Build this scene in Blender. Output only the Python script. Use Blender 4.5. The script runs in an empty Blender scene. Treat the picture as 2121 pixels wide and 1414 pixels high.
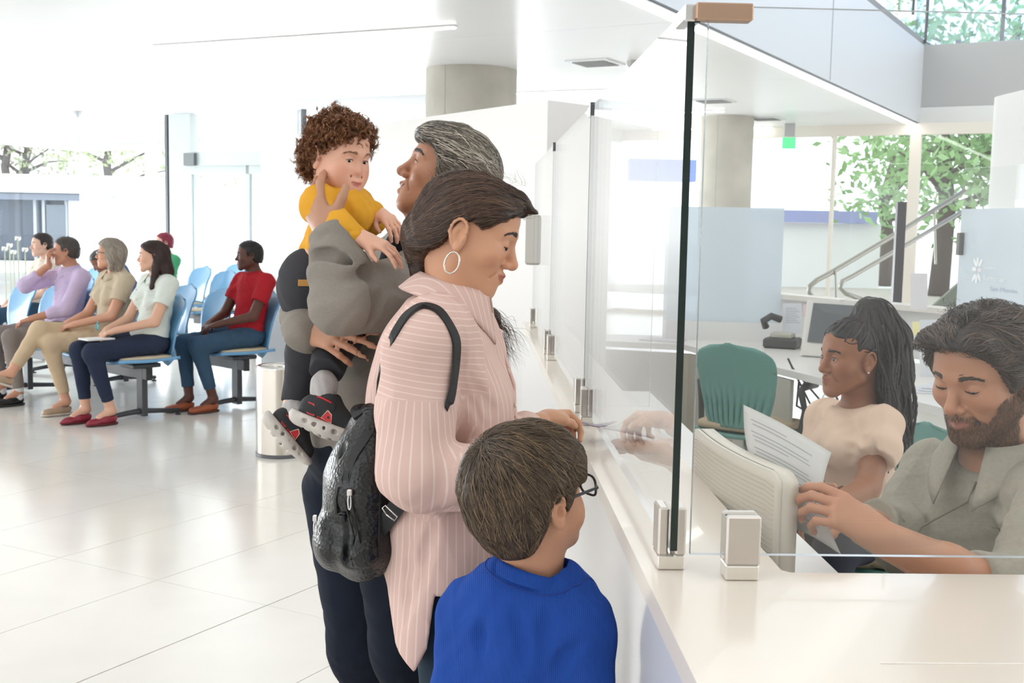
import bpy, math, random
import numpy as np
from mathutils import Vector, Matrix
random.seed(7); rng = np.random.default_rng(7)
C = bpy.context.scene.collection
sc = bpy.context.scene

# ------------------------------------------------------------------ camera, sky, exposure
CAM_H, FOC = 1.45, 2400.0
yaw, pit, rol = math.radians(1.9), math.radians(5.71), 0.019
F0 = np.array([math.sin(yaw)*math.cos(pit), math.cos(yaw)*math.cos(pit), -math.sin(pit)])
R0 = np.array([math.cos(yaw), -math.sin(yaw), 0.0]); U0 = np.cross(R0, F0)
RV = R0*math.cos(rol) + U0*math.sin(rol); UV = U0*math.cos(rol) - R0*math.sin(rol)
CO = np.array([0, 0, CAM_H])
cd = bpy.data.cameras.new('camera'); cam = bpy.data.objects.new('camera', cd); C.objects.link(cam)
cd.sensor_width = 36.0; cd.lens = 36.0*FOC/2121.0; cd.clip_start = 0.05; cd.clip_end = 400
cam.matrix_world = Matrix(((RV[0], UV[0], -F0[0], 0), (RV[1], UV[1], -F0[1], 0), (RV[2], UV[2], -F0[2], CAM_H), (0, 0, 0, 1)))
cd.dof.use_dof = True; cd.dof.focus_distance = 2.4; cd.dof.aperture_fstop = 13.0
sc.camera = cam
sc.view_settings.view_transform = 'Standard'; sc.view_settings.look = 'None'
sc.view_settings.gamma = 1.0; sc.view_settings.use_curve_mapping = False
sc.view_settings.exposure = 0.30
sc.cycles.transparent_max_bounces = 24; sc.cycles.max_bounces = 8

w = bpy.data.worlds.new('sky'); sc.world = w; w.use_nodes = True
nt = w.node_tree; bg = nt.nodes['Background']
bg.inputs['Color'].default_value = (0.93, 0.965, 1.0, 1); bg.inputs['Strength'].default_value = 2.1

ATRIUM_FILL_P, FORE_FILL_P, STREET_FILL_P = 70, 620, 340
def area_light(name, loc, target, sx, sy, power, col=(1, 1, 1)):
    l = bpy.data.lights.new(name, 'AREA'); l.shape = 'RECTANGLE'; l.size = sx; l.size_y = sy
    l.energy = power; l.color = col
    o = bpy.data.objects.new(name, l); C.objects.link(o); o.location = loc
    o.rotation_euler = (Vector(target)-Vector(loc)).to_track_quat('-Z', 'Y').to_euler()
    return o

def ray(x, y): return F0 + (x-1060.5)/FOC*RV - (y-707)/FOC*UV
def P(x, y, D): return CO + D*ray(x, y)                 # point at a measured distance
def PZ(x, y, z): d = ray(x, y); return CO + d*(z-CAM_H)/d[2]
def PY(x, y, Y): d = ray(x, y); return CO + d*Y/d[1]
GA = math.radians(31.2); AX = np.array([math.sin(GA), math.cos(GA), 0]); BX = np.array([-math.cos(GA), math.sin(GA), 0])
def AB(a, b, z=0): v = AX*a + BX*b; return np.array([v[0], v[1], z])   # building grid -> world

# ------------------------------------------------------------------ materials
MATS = {}
def mat(name, col=(.8, .8, .8), rough=.5, metal=0, bump=None, attr=False, vary=0, sss=0, spec=.5, coat=0, emit=0, aniso=0):
    """bump=(kind, scale, strength[, distance]); attr: multiply by the 'Col' attribute"""
    if name in MATS: return MATS[name]
    m = bpy.data.materials.new(name); m.use_nodes = True; t = m.node_tree; b = t.nodes['Principled BSDF']
    b.inputs['Base Color'].default_value = (*col, 1); b.inputs['Roughness'].default_value = rough
    b.inputs['Metallic'].default_value = metal; b.inputs['Specular IOR Level'].default_value = spec
    b.inputs['Coat Weight'].default_value = coat
    if emit:
        b.inputs['Emission Color'].default_value = (*col, 1); b.inputs['Emission Strength'].default_value = emit
    if sss:
        b.inputs['Subsurface Weight'].default_value = sss; b.inputs['Subsurface Radius'].default_value = (1, .35, .2)
        b.inputs['Subsurface Scale'].default_value = .006
    src = None
    tc = t.nodes.new('ShaderNodeTexCoord')
    if attr:
        a = t.nodes.new('ShaderNodeAttribute'); a.attribute_name = 'Col'; src = a.outputs['Color']
    if vary:
        n = t.nodes.new('ShaderNodeTexNoise'); n.inputs['Scale'].default_value = vary[0]; n.inputs['Detail'].default_value = 4
        t.links.new(tc.outputs['Object'], n.inputs['Vector'])
        r = t.nodes.new('ShaderNodeMapRange'); r.inputs[1].default_value = .3; r.inputs[2].default_value = .7
        r.inputs[3].default_value = 1-vary[1]; r.inputs[4].default_value = 1+vary[1]
        t.links.new(n.outputs['Fac'], r.inputs[0])
        mx = t.nodes.new('ShaderNodeMix'); mx.data_type = 'RGBA'; mx.blend_type = 'MULTIPLY'; mx.inputs['Factor'].default_value = 1
        if src: t.links.new(src, mx.inputs['A'])
        else: mx.inputs['A'].default_value = (*col, 1)
        t.links.new(r.outputs[0], mx.inputs['B']); src = mx.outputs['Result']
    if src: t.links.new(src, b.inputs['Base Color'])
    if bump:
        k = bump[0]
        if k == 'noise': n = t.nodes.new('ShaderNodeTexNoise'); n.inputs['Detail'].default_value = 3; o = n.outputs['Fac']
        elif k == 'voronoi': n = t.nodes.new('ShaderNodeTexVoronoi'); o = n.outputs['Distance']
        else: n = t.nodes.new('ShaderNodeTexWave'); n.inputs['Distortion'].default_value = 1.5; o = n.outputs['Fac']; n.bands_direction = 'X'
        n.inputs['Scale'].default_value = bump[1]; t.links.new(tc.outputs['Object'], n.inputs['Vector'])
        bp = t.nodes.new('ShaderNodeBump'); bp.inputs['Strength'].default_value = bump[2]
        bp.inputs['Distance'].default_value = bump[3] if len(bump) > 3 else .002
        t.links.new(o, bp.inputs['Height']); t.links.new(bp.outputs['Normal'], b.inputs['Normal'])
    MATS[name] = m; return m

def glass_mat(name, tint=(.980, .986, .982), frost=0, refl=1.0):
    if name in MATS: return MATS[name]
    m = bpy.data.materials.new(name); m.use_nodes = True; t = m.node_tree
    t.nodes.remove(t.nodes['Principled BSDF']); out = t.nodes['Material Output']
    tr = t.nodes.new('ShaderNodeBsdfTransparent'); tr.inputs['Color'].default_value = (*tint, 1)
    gl = t.nodes.new('ShaderNodeBsdfGlossy'); gl.inputs['Roughness'].default_value = .0 if not frost else .3
    gl.inputs['Color'].default_value = (refl, refl, refl, 1)
    fr = t.nodes.new('ShaderNodeFresnel'); fr.inputs['IOR'].default_value = 1.5
    ge = t.nodes.new('ShaderNodeNewGeometry'); mr = t.nodes.new('ShaderNodeMapRange')      # same reflectance on both faces of a pane
    mr.inputs[3].default_value = 1.5; mr.inputs[4].default_value = 1/1.5
    t.links.new(ge.outputs['Backfacing'], mr.inputs[0]); t.links.new(mr.outputs[0], fr.inputs['IOR'])
    mx = t.nodes.new('ShaderNodeMixShader'); t.links.new(fr.outputs[0], mx.inputs[0])
    t.links.new(gl.outputs[0], mx.inputs[2])
    if frost:
        df = t.nodes.new('ShaderNodeBsdfDiffuse'); df.inputs['Color'].default_value = (.80, .86, .90, 1)
        tl = t.nodes.new('ShaderNodeBsdfTranslucent'); tl.inputs['Color'].default_value = (.80, .86, .92, 1)
        m0 = t.nodes.new('ShaderNodeMixShader'); m0.inputs[0].default_value = .5
        t.links.new(df.outputs[0], m0.inputs[1]); t.links.new(tl.outputs[0], m0.inputs[2])
        m1 = t.nodes.new('ShaderNodeMixShader'); m1.inputs[0].default_value = frost
        t.links.new(tr.outputs[0], m1.inputs[1]); t.links.new(m0.outputs[0], m1.inputs[2])
        t.links.new(m1.outputs[0], mx.inputs[1])
    else: t.links.new(tr.outputs[0], mx.inputs[1])
    t.links.new(mx.outputs[0], out.inputs['Surface'])
    MATS[name] = m; return m

# ------------------------------------------------------------------ mesh helpers
def mesh_obj(name, V, Fc, m, parent=None, smooth=False, col=None):
    me = bpy.data.meshes.new(name); V = np.asarray(V, dtype=np.float64)
    if isinstance(Fc, np.ndarray):
        n, k = Fc.shape
        me.vertices.add(len(V)); me.vertices.foreach_set('co', V.ravel())
        me.loops.add(n*k); me.loops.foreach_set('vertex_index', Fc.ravel().astype(np.int32))
        me.polygons.add(n); me.polygons.foreach_set('loop_start', np.arange(0, n*k, k, dtype=np.int32))
        me.update(calc_edges=True)
    else:
        me.from_pydata([tuple(v) for v in V], [], Fc)
    if smooth: me.polygons.foreach_set('use_smooth', np.ones(len(me.polygons), dtype=bool))
    me.materials.append(m)
    if col is not None:
        a = me.color_attributes.new('Col', 'FLOAT_COLOR', 'POINT')
        a.data.foreach_set('color', np.concatenate([col, np.ones((len(col), 1))], 1).astype(np.float32).ravel())
    me.update()
    o = bpy.data.objects.new(name, me); C.objects.link(o)
    if parent: o.parent = parent
    return o
def thing(name, label, cat, loc=(0, 0, 0), group=None):
    o = bpy.data.objects.new(name, None); C.objects.link(o); o.empty_display_size = .05
    o['label'] = label; o['category'] = cat
    if group: o['group'] = group
    return o
def tag(o, label, cat, group=None):
    o['label'] = label; o['category'] = cat
    if group: o['group'] = group
    return o
def struct(o): o['kind'] = 'structure'; return o

class MB:
    """collects simple solids into one mesh"""
    def __init__(s): s.V = []; s.F = []
    def add(s, V, F):
        b = len(s.V); s.V += [tuple(map(float, v)) for v in V]; s.F += [tuple(i+b for i in f) for f in F]; return s
    def box(s, c, size, ax=None, bev=0):
        c = np.array(c, float); h = np.array(size, float)/2
        ax = np.eye(3) if ax is None else np.array(ax, float)      # rows are the axes
        if bev <= 0:
            V = [c + ax.T @ (h*np.array(q)) for q in ((-1,-1,-1),(1,-1,-1),(1,1,-1),(-1,1,-1),(-1,-1,1),(1,-1,1),(1,1,1),(-1,1,1))]
            return s.add(V, [(0,3,2,1),(4,5,6,7),(0,1,5,4),(1,2,6,5),(2,3,7,6),(3,0,4,7)])
        b = min(bev, min(h)*.9); V = []; idx = {}
        for sx in (-1, 1):
            for sy in (-1, 1):
                for sz in (-1, 1):
                    S = np.array((sx, sy, sz))
                    for a in range(3):
                        q = S*(h-b); q = q.astype(float); q[a] = S[a]*h[a]
                        idx[(sx, sy, sz, a)] = len(V); V.append(c + ax.T @ q)
        F = []
        for a in range(3):
            u, v = (a+1) % 3, (a+2) % 3
            for sg in (-1, 1):
                f = []
                for (p, q) in ((-1,-1),(1,-1),(1,1),(-1,1)):
                    S = [0,0,0]; S[a] = sg; S[u] = p; S[v] = q; f.append(idx[(*S, a)])
                F.append(tuple(f) if sg > 0 else tuple(f[::-1]))
        for a in range(3):
            u, v = (a+1) % 3, (a+2) % 3
            for p in (-1, 1):
                for q in (-1, 1):
                    S0 = [0,0,0]; S1 = [0,0,0]; S0[a] = -1; S1[a] = 1; S0[u] = S1[u] = p; S0[v] = S1[v] = q
                    f = [idx[(*S0, u)], idx[(*S1, u)], idx[(*S1, v)], idx[(*S0, v)]]
                    F.append(tuple(f) if p*q < 0 else tuple(f[::-1]))
        for S in [(x, y, z) for x in (-1,1) for y in (-1,1) for z in (-1,1)]:
            f = [idx[(*S, 0)], idx[(*S, 1)], idx[(*S, 2)]]
            F.append(tuple(f) if S[0]*S[1]*S[2] > 0 else tuple(f[::-1]))
        return s.add(V, F)
    def tube(s, pts, r, n=10, cap=True):
        pts = np.array(pts, float); m = len(pts); r = np.broadcast_to(np.array(r, float), (m,)) if np.ndim(r) <= 1 else r
        T = np.gradient(pts, axis=0); T /= np.linalg.norm(T, axis=1, keepdims=True)+1e-12
        up = np.array([0, 0, 1.0]) if abs(T[0][2]) < .9 else np.array([1.0, 0, 0])
        N = np.cross(T[0], up); N /= np.linalg.norm(N); V = []
        for i in range(m):
            N = N - T[i]*(N@T[i]); N /= np.linalg.norm(N)+1e-12; B = np.cross(T[i], N)
            for j in range(n):
                a = 2*math.pi*j/n; V.append(pts[i]+r[i]*(math.cos(a)*N+math.sin(a)*B))
        F = [(i*n+j, i*n+(j+1) % n, (i+1)*n+(j+1) % n, (i+1)*n+j) for i in range(m-1) for j in range(n)]
        if cap: F += [tuple(range(n))[::-1], tuple((m-1)*n+j for j in range(n))]
        return s.add(V, F)
    def cyl(s, a, b, r0, r1=None, n=24): return s.tube([a, b], [r0, r0 if r1 is None else r1], n)
    def lathe(s, prof, c=(0, 0, 0), n=32):
        c = np.array(c, float); V = []
        for (r, z) in prof:
            for j in range(n): a = 2*math.pi*j/n; V.append(c+np.array([r*math.cos(a), r*math.sin(a), z]))
        m = len(prof); F = [(i*n+j, i*n+(j+1) % n, (i+1)*n+(j+1) % n, (i+1)*n+j) for i in range(m-1) for j in range(n)]
        return s.add(V, F)
    def prism(s, poly, z0, z1):
        n = len(poly); V = [(p[0], p[1], z0) for p in poly]+[(p[0], p[1], z1) for p in poly]
        F = [tuple(range(n))[::-1], tuple(range(n, 2*n))]+[(i, (i+1) % n, n+(i+1) % n, n+i) for i in range(n)]
        return s.add(V, F)
    def build(s, name, m, parent=None, smooth=False): 
        o = mesh_obj(name, s.V, s.F, m, parent, smooth)
        return o
def sheet(name, fn, nu, nv, th, m, parent=None):
    """thin shell: fn(u,v)->point, given thickness"""
    g = np.array([[fn(i/nu, j/nv) for j in range(nv+1)] for i in range(nu+1)])
    du = np.gradient(g, axis=0); dv = np.gradient(g, axis=1); N = np.cross(du, dv); N /= np.linalg.norm(N, axis=2, keepdims=True)+1e-12
    A = (g+N*th/2).reshape(-1, 3); B = (g-N*th/2).reshape(-1, 3); W = nv+1; k = len(A)
    F = []
    for i in range(nu):
        for j in range(nv):
            a, b, c, d = i*W+j, (i+1)*W+j, (i+1)*W+j+1, i*W+j+1
            F += [(a, b, c, d), (k+d, k+c, k+b, k+a)]
    for i in range(nu): F += [(i*W, k+i*W, k+(i+1)*W, (i+1)*W), ((i+1)*W+nv, k+(i+1)*W+nv, k+i*W+nv, i*W+nv)]
    for j in range(nv): F += [(j+1, k+j+1, k+j, j), (nu*W+j, k+nu*W+j, k+nu*W+j+1, nu*W+j+1)]
    return mesh_obj(name, np.concatenate([A, B]), F, m, parent, True)
def slab(name, a, b, z0, z1, th, m, parent=None):
    """upright panel between ground points a and b"""
    a = np.array(a[:2], float); b = np.array(b[:2], float); d = b-a; L = np.linalg.norm(d); d /= L
    ax = [(d[0], d[1], 0), (-d[1], d[0], 0), (0, 0, 1)]
    return MB().box(((a[0]+b[0])/2, (a[1]+b[1])/2, (z0+z1)/2), (L, th, z1-z0), ax).build(name, m, parent)

# ------------------------------------------------------------------ implicit surfaces: bodies, clothes and hair are sculpted as distance fields
def unit(v): v = np.array(v, float); return v/(np.linalg.norm(v)+1e-12)
def smin(a, b, k):
    if k <= 0: return np.minimum(a, b)
    h = np.maximum(k-np.abs(a-b), 0)/k; return np.minimum(a, b)-h*h*k*.25
def smax(a, b, k): return -smin(-a, -b, k)
class Frame:
    """local frame: X = the person's right, Y = forward, Z = up"""
    def __init__(s, o, fwd, up=(0, 0, 1), sc=1.0):
        s.o = np.array(o, float); y = unit(fwd); x = unit(np.cross(y, up)); z = np.cross(x, y)
        s.R = np.stack([x, y, z], 1); s.s = sc
    def p(s, x, y, z): return s.o+s.R@(np.array([x, y, z])*s.s)
    def inv(s, Q): return ((Q-s.o)@s.R)/s.s
    def d(s, x, y, z): return s.R@np.array([x, y, z], float)
WF = Frame((0, 0, 0), (0, 1, 0))
class Sdf:
    def __init__(s): s.ops = []; s.f = WF
    def _add(s, mode, fn, lo, hi, k): s.ops.append((mode, fn, np.array(lo), np.array(hi), k)); return s
    def el(s, c, r, k=.02, mode='u', rot=None):
        """ellipsoid, centre and radii in the current frame; rot = extra 3x3 local rotation"""
        f = s.f; c = f.p(*c); R = f.R if rot is None else f.R@rot; r = np.array(r, float)*f.s; rr = np.sqrt((R**2)@(r**2))
        Rt = R.T
        def fn(x, y, z):
            x = x-c[0]; y = y-c[1]; z = z-c[2]
            u = [(Rt[i, 0]*x+Rt[i, 1]*y+Rt[i, 2]*z)/r[i] for i in range(3)]
            k0 = np.sqrt(u[0]**2+u[1]**2+u[2]**2)+1e-6
            k1 = np.sqrt((u[0]/r[0])**2+(u[1]/r[1])**2+(u[2]/r[2])**2)+1e-6
            return k0*(k0-1)/k1
        return s._add(mode, fn, c-rr, c+rr, k)
    def rc(s, a, b, ra, rb=None, k=.02, mode='u', flat=1.0, n=None):
        """tapered round limb from a to b; flat<1 thins it along n"""
        f = s.f; a = f.p(*a); b = f.p(*b); ra *= f.s; rb = ra if rb is None else rb*f.s
        if n is not None: n = unit(f.d(*n)); g = 1/flat-1
        def sq(v): return v if n is None else v+n*(n@v)*g
        A = a.copy(); ba = sq(b-a); L2 = ba@ba+1e-12
        def fn(x, y, z):
            x = x-A[0]; y = y-A[1]; z = z-A[2]
            if n is not None:
                q = (n[0]*x+n[1]*y+n[2]*z)*g; x = x+n[0]*q; y = y+n[1]*q; z = z+n[2]*q
            t = np.clip((x*ba[0]+y*ba[1]+z*ba[2])/L2, 0, 1)
            d = np.sqrt((x-t*ba[0])**2+(y-t*ba[1])**2+(z-t*ba[2])**2)-(ra+(rb-ra)*t)
            return d if n is None else d*(flat if flat < 1 else 1)
        R = max(ra, rb); return s._add(mode, fn, np.minimum(a, b)-R, np.maximum(a, b)+R, k)
    def chain(s, pts, rs, k=.02, **kw):
        for i in range(len(pts)-1): s.rc(pts[i], pts[i+1], rs[i], rs[i+1], k, **kw)
        return s
    def cut(s, p, n, k=.004):
        """remove everything on the side n points to (world)"""
        p = np.array(p, float); n = unit(n)
        return s._add('i', lambda x, y, z: (x-p[0])*n[0]+(y-p[1])*n[1]+(z-p[2])*n[2], [-9e9]*3, [9e9]*3, k)
    def fn(s, f, mode='i', k=.004, lo=None, hi=None):
        return s._add(mode, f, [-9e9]*3 if lo is None else lo, [9e9]*3 if hi is None else hi, k)
    def folds(s, amp, freq, seed=0, stretch=(1, 1, 1), ridge=.5):
        """cloth folds: warped ridges added to the surface itself"""
        g = np.random.default_rng(seed); K = g.normal(size=(4, 3)); K /= np.linalg.norm(K, axis=1, keepdims=True)
        K = K*np.array(stretch); ph = g.uniform(0, 6, 8)
        def f(x, y, z):
            a = (K[0, 0]*x+K[0, 1]*y+K[0, 2]*z)*freq; b = (K[1, 0]*x+K[1, 1]*y+K[1, 2]*z)*freq*.7
            c = (K[2, 0]*x+K[2, 1]*y+K[2, 2]*z)*freq*1.9
            u = np.sin(a+1.6*np.sin(b+ph[0])+ph[1]); v = np.sin(c+1.3*np.sin(a*.6+ph[2])+ph[3])
            return amp*(.7*((1-ridge)*u+ridge*(2*np.sqrt(np.abs(u)+.02)-1))+.35*v)
        return s.fn(f, 'd')
    def bounds(s):
        lo = np.min([o[2] for o in s.ops if o[0] == 'u'], 0); hi = np.max([o[3] for o in s.ops if o[0] == 'u'], 0); return lo-.012, hi+.012
    def grid(s, lo, hi, h):
        n = np.maximum(((hi-lo)/h).astype(int)+2, 3)
        ax = [(lo[i]+h*np.arange(n[i])).astype(np.float32) for i in range(3)]
        G = np.full(n, .25, np.float32)
        for mode, fn, l, u, k in s.ops:
            pad = k+3*h
            i0 = np.clip(np.floor((np.maximum(l, -1e6)-pad-lo)/h).astype(int), 0, n); i1 = np.clip(np.ceil((np.minimum(u, 1e6)+pad-lo)/h).astype(int)+1, 0, n)
            if np.any(i1 <= i0): continue
            S = tuple(slice(i0[j], i1[j]) for j in range(3))
            X = ax[0][S[0]][:, None, None]; Y = ax[1][S[1]][None, :, None]; Zz = ax[2][S[2]][None, None, :]
            g = G[S]
            if mode == 'd':
                m = np.abs(g) < .03
                ii = np.nonzero(m); g[m] += fn(X[ii[0], 0, 0], Y[0, ii[1], 0], Zz[0, 0, ii[2]]).astype(np.float32); continue
            d = fn(X, Y, Zz).astype(np.float32)
            G[S] = smin(g, d, k) if mode == 'u' else smax(g, -d, k) if mode == 's' else smax(g, np.broadcast_to(d, g.shape), k)
        return G
    def at(s, Q):
        Q = np.asarray(Q, float); d = np.full(len(Q), .25)
        for mode, fn, l, u, k in s.ops:
            m = np.all((Q > l-k-.02) & (Q < u+k+.02), 1)
            if not m.any(): continue
            q = Q[m]; v = fn(q[:, 0], q[:, 1], q[:, 2]); e = d[m]
            if mode == 'd': e = np.where(np.abs(e) < .03, e+v, e)
            else: e = smin(e, v, k) if mode == 'u' else smax(e, -v, k) if mode == 's' else smax(e, v, k)
            d[m] = e
        return d
    def grad(s, Q, e=.0015):
        g = np.stack([s.at(Q+np.eye(3)[i]*e)-s.at(Q-np.eye(3)[i]*e) for i in range(3)], 1)
        return g/(np.linalg.norm(g, axis=1, keepdims=True)+1e-9)
    def surf(s, h, lo=None, hi=None):
        L, U = s.bounds(); lo = L if lo is None else np.maximum(L, lo); hi = U if hi is None else np.minimum(U, hi)
        return surface_nets(s.grid(lo, hi, h), lo, h)
    def project(s, Q, off=0., it=3):
        for _ in range(it): Q = Q-(s.at(Q)-off)[:, None]*s.grad(Q)
        return Q
CORN = np.array([(i, j, k) for i in (0, 1) for j in (0, 1) for k in (0, 1)])
EDG = [(a, b) for a in range(8) for b in range(a+1, 8) if np.abs(CORN[a]-CORN[b]).sum() == 1]
def surface_nets(G, lo, h):
    S = G < 0; S[0] = S[-1] = False; S[:, 0] = S[:, -1] = False; S[:, :, 0] = S[:, :, -1] = False
    G = np.where(S, G, np.maximum(G, 1e-5)); n = np.array(G.shape)
    cnt = sum(S[c[0]:n[0]-1+c[0], c[1]:n[1]-1+c[1], c[2]:n[2]-1+c[2]].astype(np.int8) for c in CORN)
    act = (cnt > 0) & (cnt < 8); ii = np.array(np.nonzero(act)); N = ii.shape[1]
    idx = np.full(act.shape, -1, np.int32); idx[act] = np.arange(N)
    val = np.stack([G[ii[0]+c[0], ii[1]+c[1], ii[2]+c[2]] for c in CORN], 1)
    acc = np.zeros((N, 3)); m = np.zeros(N)
    for a, b in EDG:
        fa, fb = val[:, a], val[:, b]; x = (fa < 0) != (fb < 0); t = np.where(x, fa/(fa-fb+1e-12), 0)
        acc += x[:, None]*(CORN[a]+(CORN[b]-CORN[a])*t[:, None]); m += x
    V = lo+h*(ii.T+acc/np.maximum(m, 1)[:, None]); Fs = []
    for a in range(3):
        u, v = (a+1) % 3, (a+2) % 3
        s0 = [slice(None)]*3; s1 = [slice(None)]*3; s0[a] = slice(0, -1); s1[a] = slice(1, None)
        A, B = S[tuple(s0)], S[tuple(s1)]; X = A != B; q = np.array(np.nonzero(X))
        ok = (q[u] > 0) & (q[v] > 0) & (q[u] < n[u]-1) & (q[v] < n[v]-1); q = q[:, ok]
        def cell(du, dv): c = q.copy(); c[u] -= du; c[v] -= dv; return idx[c[0], c[1], c[2]]
        f = np.stack([cell(1, 1), cell(0, 1), cell(0, 0), cell(1, 0)], 1)
        fl = ~A[q[0], q[1], q[2]]; f[fl] = f[fl][:, ::-1]; Fs.append(f)
    return V, np.concatenate(Fs)
def join(parts):
    V = []; F = []; o = 0
    for v, f in parts: V.append(v); F.append(f+o); o += len(v)
    return np.concatenate(V), np.concatenate(F)
def sdf_obj(name, s, h, m, parent=None, colfn=None, chunks=None):
    parts = [s.surf(h)] if chunks is None else [s.surf(c[2], c[0], c[1]) for c in chunks]
    V, F = join(parts)
    return mesh_obj(name, V, F, m, parent, True, None if colfn is None else colfn(V))
def taper_ribbons(name, paths, width, m, parent=None, col=None, normals=None, sides=3):
    """many hair strands as one mesh; paths (N,T,3)"""
    N, T, _ = paths.shape; tg = np.gradient(paths, axis=1); tg /= np.linalg.norm(tg, axis=2, keepdims=True)+1e-9
    nn = normals if normals is not None else np.broadcast_to(np.array([.3, .2, 1.0]), paths.shape)
    b = np.cross(tg, nn); b /= np.linalg.norm(b, axis=2, keepdims=True)+1e-9; c = np.cross(b, tg)
    tt = np.linspace(0, 1, T); wd = width*np.minimum(1, np.minimum(tt*6+.25, (1-tt)*3+.12))[None, :, None]
    if np.ndim(width): wd = width[:, None, None]*np.minimum(1, np.minimum(tt*6+.25, (1-tt)*3+.12))[None, :, None]
    ring = [paths-b*wd, paths+c*wd*.7, paths+b*wd]
    V = np.stack(ring, 2).reshape(-1, 3)
    base = (np.arange(N)[:, None]*T+np.arange(T-1)[None, :]).reshape(-1)*3
    F = np.concatenate([np.stack([base+j, base+j+1, base+j+4, base+j+3], 1) for j in (0, 1)])
    cc = None
    if col is not None: cc = np.repeat(col, T*3, axis=0)
    return mesh_obj(name, V, F, m, parent, True, cc)
def comb(sdf, roots, flow, length, T=12, off=.001, jit=.25, keep=.85, lift=0):
    """trace strands over the surface of a distance field along a flow"""
    N = len(roots); L = length if np.ndim(length) else np.full(N, length); Q = roots.copy(); out = [Q.copy()]; Ns = []
    d = unit_rows(flow(Q)); J = rng.normal(size=(N, 3))*jit
    offs = off*rng.uniform(.2, 1.6, N)
    for t in range(T-1):
        g = sdf.grad(Q); Ns.append(g)
        f = unit_rows(flow(Q))+J; f = f-(f*g).sum(1, keepdims=True)*g; d = unit_rows(d*keep+unit_rows(f)*(1-keep)*3)
        d = d-(d*g).sum(1, keepdims=True)*g; Q = Q+d*(L/(T-1))[:, None]
        Q = Q-(sdf.at(Q)-offs-lift*t/T)[:, None]*sdf.grad(Q); out.append(Q.copy())
    Ns.append(Ns[-1]); return np.stack(out, 1), np.stack(Ns, 1)
def unit_rows(v): return v/(np.linalg.norm(v, axis=-1, keepdims=True)+1e-9)
def strand_cols(base, n, var=.25, light=None, frac=0):
    c = np.array(base)[None]*(1+rng.normal(size=(n, 1))*var); 
    if light is not None: m = rng.random(n) < frac; c[m] = np.array(light)*(1+rng.normal(size=(m.sum(), 1))*.15)
    return np.clip(c, .003, 1)
# ------------------------------------------------------------------ people: heads, hands, hair
def head_sdf(s, F, child=0, jaw=1.0, nose=1.0, cheek=1.0, open_=.0035, brow=1.0, smile=0., lips=1.0, beard=0, mouth_open=0, ears=True, eye_open=0, eye_low=0, ear_x=0):
    """skull, face, nose, lips, eyes and ears around the head frame F"""
    s.f = F; c = child; up = .012*c
    s.el((0, -.015, .028+up*.6), (.074, .09, .086+up*.5), .02)
    s.el((0, .022, .045+up*.6), (.063, .066, .058), .03)
    s.el((0, .028, -.02), (.060*jaw**.5, .056, .070-.008*c), .03)
    for q in (-1, 1):
        s.rc((q*.050*jaw, .002, -.052), (q*.018, .064, -.093+.008*c), .020, .017, .03)
        s.el((q*.041, .052, -.020-.016*c), (.024+.006*c, .026+.002*c, (.022+.010*c)*cheek), .025)
        s.rc((q*.010, .0815, .024), (q*.044, .062, .026), .0105*brow, .010, .014)
    s.el((0, .069, -.096+.008*c), (.020, .017, .017), .02)
    s.el((0, .062, -.060), (.034, .028, .028), .022)
    for q in (-1, 1):
        s.el((q*.031, .096, .006), (.0175, .017, .0125), .012, 's')
        s.el((q*.031, .0695, .005), (.0150, .0150, .0142), .005)
    nl = (.112-.013*c)*1.0+(nose-1)*.02
    s.rc((0, .080-.004*c, .014), (0, nl-.011, -.026+.004*c), .0085, .0105-.001*c, .012)
    s.el((0, nl-.012, -.029+.004*c), (.0105, .0115, .0100), .008)
    for q in (-1, 1):
        s.el((q*.0125, nl-.022, -.033+.003*c), (.0075, .010, .0075), .006)
        s.el((q*.0060, nl-.017, -.0415+.003*c), (.0036, .0055, .0035), .003, 's')
    w = .022+.004*smile; dz = .006*smile; ly = .0895
    for q in (-1, 1):
        s.rc((0, ly+.001, -.0545), (q*w, ly-.014, -.0585+dz), .0060*lips, .0028, .006, flat=.8, n=(0, 0, 1))
        s.rc((0, ly-.001, -.0670-mouth_open), (q*w*.9, ly-.014, -.0605+dz), .0068*lips, .003, .006, flat=.85, n=(0, 0, 1))
        s.rc((0, ly+.009, -.0605-mouth_open*.5), (q*w, ly-.006, -.0595+dz), .0012+mouth_open*.6, .0008, .002, mode='s')
        s.rc((q*.021, .083, -.040), (q*.034, .070, -.064), .0016+.0012*smile, .0012, .008, mode='s')
    if eye_open:
        for q in (-1, 1): s.el((q*.031, .0885, .0045-eye_low), (.0118, .012, eye_open), .0015, 's')
    if ears:
        for q in (-1, 1):
            yo = -.012; zo = -.004
            s.el((q*(.0765+ear_x), yo, zo), (.0055+ear_x*.5, .0165, .029), .004); s.el((q*(.076+ear_x), yo+.010, zo-.012), (.006, .008, .016), .006)
            pts = [(q*(.0815+ear_x+.0035*math.sin(t*.9)), yo-.001+.0165*math.cos(t)*(1 if math.sin(t) > -.2 else .75), zo+.004+.026*math.sin(t)) for t in np.linspace(.15, math.pi*1.35, 10)]
            s.chain(pts, [.0030]*10, .003)
            s.el((q*(.0835+ear_x), yo+.003, zo-.002), (.0065, .0075, .0120), .004, 's')
            s.rc((q*(.084+ear_x), yo-.004, zo+.018), (q*(.084+ear_x), yo+.006, zo+.016), .0035, .0030, .004, mode='s')
            s.el((q*(.079+ear_x), yo+.006, zo-.027), (.0055, .0075, .009), .005)
            s.el((q*(.080+ear_x), yo+.0135, zo-.004), (.0045, .004, .006), .004)

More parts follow.
